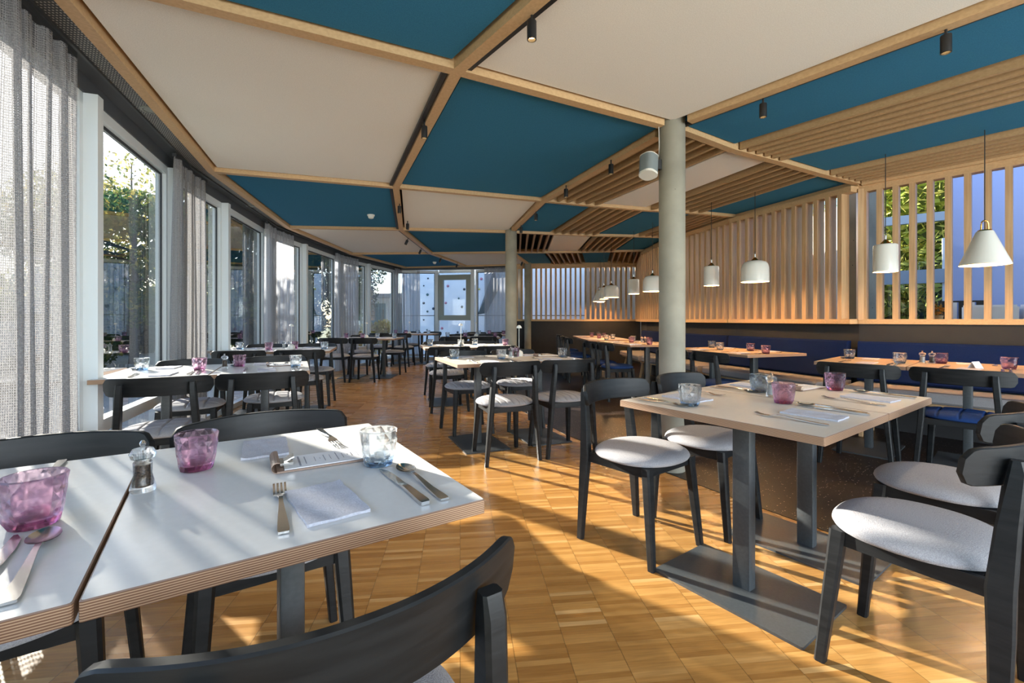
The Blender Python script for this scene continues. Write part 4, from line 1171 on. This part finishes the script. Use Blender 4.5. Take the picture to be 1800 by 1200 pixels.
def leaves(n, R_, mat, name, parent=None, size=.06, seed=0, blobs=None, loc=None):
    """cloud of bent leaves spread over ellipsoid blobs"""
    rnd = random.Random(seed); m = MB()
    for _ in range(n):
        c, r = rnd.choice(blobs)
        while True:
            d = Vector((rnd.uniform(-1,1), rnd.uniform(-1,1), rnd.uniform(-1,1)))
            if .25 < d.length < 1: break
        p = Vector(c) + Vector((d.x*r[0], d.y*r[1], d.z*r[2]))
        a = Vector((rnd.gauss(0,1), rnd.gauss(0,1), rnd.gauss(0,1))).normalized(); b_ = a.orthogonal().normalized(); n_ = a.cross(b_)
        s = size*rnd.uniform(.6,1.3)
        m.add([p-a*s, p-b_*s*.45+n_*s*.12, p+a*s, p+b_*s*.45+n_*s*.12], [(0,1,2),(0,2,3)])
    return m.build(name, mat, parent, None, loc)
leaves(120, 0, leaf_mat('orange_petals', [(0,(.05,.12,.03)),(.5,(.7,.22,.03)),(1,(.8,.35,.05))]), 'blossoms', vs_, .022, 4, [((0,0,.15),(.08,.08,.06))])

# ------------------------------------------------------------------ outside
b = MB().prism([(-30,-12),(-3.5,-12),(-4.6,5),(-4.9,10),(-4.5,13.2),(9,13.5),(14,30),(-30,30)], -.30, -.285)
struct(b.build('bounce_terrace', M['bounce_paving']))  # pale ground added to bounce sunlight up onto the ceiling
def tree(name, label, x, y, h, crown, n, mat, seed, size=.09, trunk=.13, group='trees outside the windows'):
    rnd = random.Random(seed)
    t = thing(name, label, 'tree', (x,y,-.285), 0, group)
    m = MB(); m.tube([(0,0,0),(.1,.05,h*.3),(-.05,.1,h*.6),(.05,0,h*.95)], [trunk,trunk*.8,trunk*.55,trunk*.15], 10)
    blobs = []
    for k in range(22):
        z0 = h*rnd.uniform(.18,.75); a = rnd.uniform(0,6.28); r = crown*rnd.uniform(.5,1.0)
        e = Vector((r*math.cos(a), r*math.sin(a), z0+rnd.uniform(.2,.9)))
        m.tube([(0,0,z0),(e.x*.5,e.y*.5,z0+.25),tuple(e)], [trunk*.3,trunk*.18,trunk*.05], 6)
        blobs.append((tuple(e), (crown*.55,crown*.55,h*.12)))
    blobs.append(((0,0,h*.85),(crown*.6,crown*.6,h*.15)))
    m.build('trunk', M['bark'], t, 60)
    leaves(n, 0, M[mat], 'foliage', t, size, seed, blobs)
    return t
tree('garden_tree', 'green tree with yellowing leaves outside the first tall window', -11.9,14.3, 5.4, 2.6, 14000, 'leaf_green', 1, .09)
tree('garden_tree', 'dark tree outside the second tall window', -10.6,18.0, 6.6, 2.5, 13000, 'leaf_dark', 2, .10)
tree('garden_tree', 'dark green tree filling the third tall window', -9.9,20.5, 7.0, 2.3, 12000, 'leaf_dark', 3, .10)
tree('garden_tree', 'broad tree farther back between the second and third windows', -13.5,23.5, 8.0, 3.0, 8000, 'leaf_green', 4, .13)
tree('garden_tree', 'thin tree behind the fourth curtain', -8.1,22.5, 6.0, 1.2, 5000, 'leaf_dark', 5, .09)
M['leaf_pale'] = leaf_mat('pale_leaves', [(0, (.10,.14,.05)), (.5, (.30,.30,.10)), (1, (.75,.60,.22))])
tree('garden_tree', 'tall pale yellowing tree at the back of the garden, first window', -17.6,21.0, 9.0, 3.0, 9000, 'leaf_pale', 6, .12)
hg = thing('hedge', 'long dark hedge closing the garden behind the trees', 'hedge', (-15,22,-.285))
leaves(16000, 0, M['leaf_dark'], 'foliage', hg, .16, 31, [((-5+1.5*k,-8+1.55*k,1.2),(1.4,1.4,1.3)) for k in range(7)])
h2 = thing('shrub_border', 'low leafy green border right outside the tall windows', 'shrubs', (-8,6,-.285))
leaves(16000, 0, M['leaf_green'], 'foliage', h2, .07, 33, [((1.8-.42*k-.02*k*k,-4+1.15*k,.9),(.9,.9,.95)) for k in range(10)])
yb = thing('yellow_shrub', 'bright yellow autumn shrub outside the far left window', 'shrub', (-5.0,16.2,-.285))
leaves(3800, 0, M['leaf_yellow'], 'foliage', yb, .06, 9, [((0,0,.7),(.9,.6,.6)),((.4,.1,.9),(.5,.5,.5)),((-.9,0,.7),(.7,.5,.6))])
MB().tube([(0,0,0),(.05,0,.9)], [.04,.015], 8).tube([(0,0,.1),(.4,.1,.9)], [.03,.01], 8).tube([(0,0,.1),(-.4,.05,.9)], [.03,.01], 8).build('stems', M['bark'], yb)
# white house beyond the far left window
hs = thing('garden_house', 'low white house with flat roof and grey windows beyond the far left window', 'building', (-7.0,26,-.285), R(-10))
MB().box((0,2,1.3), (6,4,2.6)).build('wall', plain('render_white', (.76,.79,.82), .8), hs)
MB().box((0,1.8,2.72), (7,5,.22)).build('roof', plain('roof_grey', (.42,.44,.46), .7), hs)
for k in range(4):
    f_ = MB().box((-2.2+1.45*k,-.03,1.35), (1.3,.08,2.1)).build('window', M['white_frame'], hs)
    MB().box((-2.2+1.45*k,-.06,1.35), (1.1,.06,1.9)).build('pane', plain('far_pane', (.12,.20,.22), .15), f_)
# climbing wall outside the far windows
cwf = thing('climbing_wall', 'pale concrete climbing wall outside the far windows', 'climbing wall', (-1.6,15.6,-.285), R(-8))
MB().box((1.6,0,2.4), (7.6,.35,4.8)).build('wall_body', M['climb'], cwf)
MB().box((1.6,-.178,1.52), (7.6,.012,.02)).build('joint', M['gasket'], cwf)
rnd = random.Random(4)
hold_c = [plain('hold_dark', (.03,.05,.08), .6), plain('hold_teal', (.04,.12,.14), .6), plain('hold_pink', (.55,.22,.28), .6), plain('hold_yellow', (.65,.55,.15), .6)]
hold_px = [(750,488,0),(763,491,1),(742,501,0),(749,517,1),(742,532,0),(749,547,1),(742,562,0),(748,580,1),(787,502,2),(817,508,0),(807,524,1),(783,532,2),(813,539,0),(822,477,0),(844,476,3),(844,508,3),(776,577,2),(805,584,0),(848,490,2),(760,542,0)]
for i, (px, py, c) in enumerate(hold_px):
    y = 15.35; x = (px-900)/800*y; z = HC+(561-py)/800*y
    # keep to the wall's own plane
    lx = (x+1.6)*math.cos(R(8)) ; rr = rnd.uniform(.025,.05)
    s_ = MB().lathe([(.0001,-rr*.7),(rr*.7,-rr*.5),(rr,0),(rr*.6,rr*.6),(.0001,rr*.9)], 9)
    o = s_.build('climbing_hold', hold_c[c], cwf, 60); o.location = (lx, -.185, z+.285); o.rotation_euler = (R(80),rnd.uniform(0,3),0)
# dark faceted climbing volume
vm = MB(); vm.add([(0,0,0),(.55,0,1.5),(.75,0,.9),(.30,0,.05),(.45,-.35,.8)], [(0,4,1),(1,4,2),(2,4,3),(3,4,0),(0,1,2,3)])
o = vm.build('climbing_volume', plain('volume_grey', (.10,.13,.15), .6), cwf); o.location = (.47,-.19,1.55)
# ivy bank beyond the kitchen side
iv = thing('ivy_bank', 'ivy covered bank coloured as if sunlit beyond the kitchen glazing', 'ivy', (9.5,8.8,-.285))
M['leaf_painted_sun'] = leaf_mat('sun_painted_leaves', [(0, (.16,.24,.05)), (.5, (.38,.42,.10)), (1, (.70,.62,.22))])  # shaded leaves, brightened in colour to stand in for sunlight
leaves(12000, 0, M['leaf_painted_sun'], 'foliage', iv, .12, 21, [((0,0,2.0),(1.6,1.6,1.6)),((-1.8,1.5,2.6),(1.6,1.4,1.8)),((1.5,-1.2,2.8),(1.5,1.5,2.0)),((-.5,.5,4.6),(2.2,1.8,1.2))])
MB().box((.5,.8,2.2), (4.2,1.2,4.4), R(-38)).build('bank', M['grass'], iv)
gc = thing('glass_canopy', 'grey canopy with glazing seen through the right slats', 'canopy', (7.2,7.0,0), R(-38))
MB().box((0,0,1.80), (2.6,.12,.22)).box((0,0,2.75), (2.6,.10,.14)).box((0,0,3.4), (2.6,.10,.08)).build('beam', plain('canopy_grey', (.35,.40,.44), .5), gc)
for k in range(4): MB().box((-1.2+.8*k,0,1.2), (.05,.06,2.4)).build('upright', M['white_frame'], gc)
MB().box((0,.02,1.1), (2.5,.01,1.9)).build('pane', M['glass'], gc)

# ------------------------------------------------------------------ daylight portals in the glazing (guide the sky light through the windows)
def portal(a, c, z0=.06, z1=ZT, flip=False):
    a = V2(a); c = V2(c); t = (c-a).normalized(); n = Vector((t.y,-t.x)) * (-1 if flip else 1)
    d = bpy.data.lights.new('window_portal', 'AREA'); d.shape = 'RECTANGLE'; d.size = (c-a).length; d.size_y = z1-z0; d.cycles.is_portal = True
    o = bpy.data.objects.new('window_portal', d); COL.objects.link(o)
    m = (a+c)/2 - n*.10; o.location = (m.x,m.y,(z0+z1)/2)
    o.rotation_euler = Vector((n.x,n.y,0)).to_track_quat('-Z', 'Z').to_euler()
for a, c in zip(wallW[:-1], wallW[1:]): portal(a, c)
portal(cornerW, (.3,12.2)); portal((.3,12.2),(3.3,11.7), 1.1); portal(PR[3], PR[1], 1.1)

for lab, ns in LABELS.items():
    if len(ns) > 1: print('DUPLICATE LABEL', lab, ns)
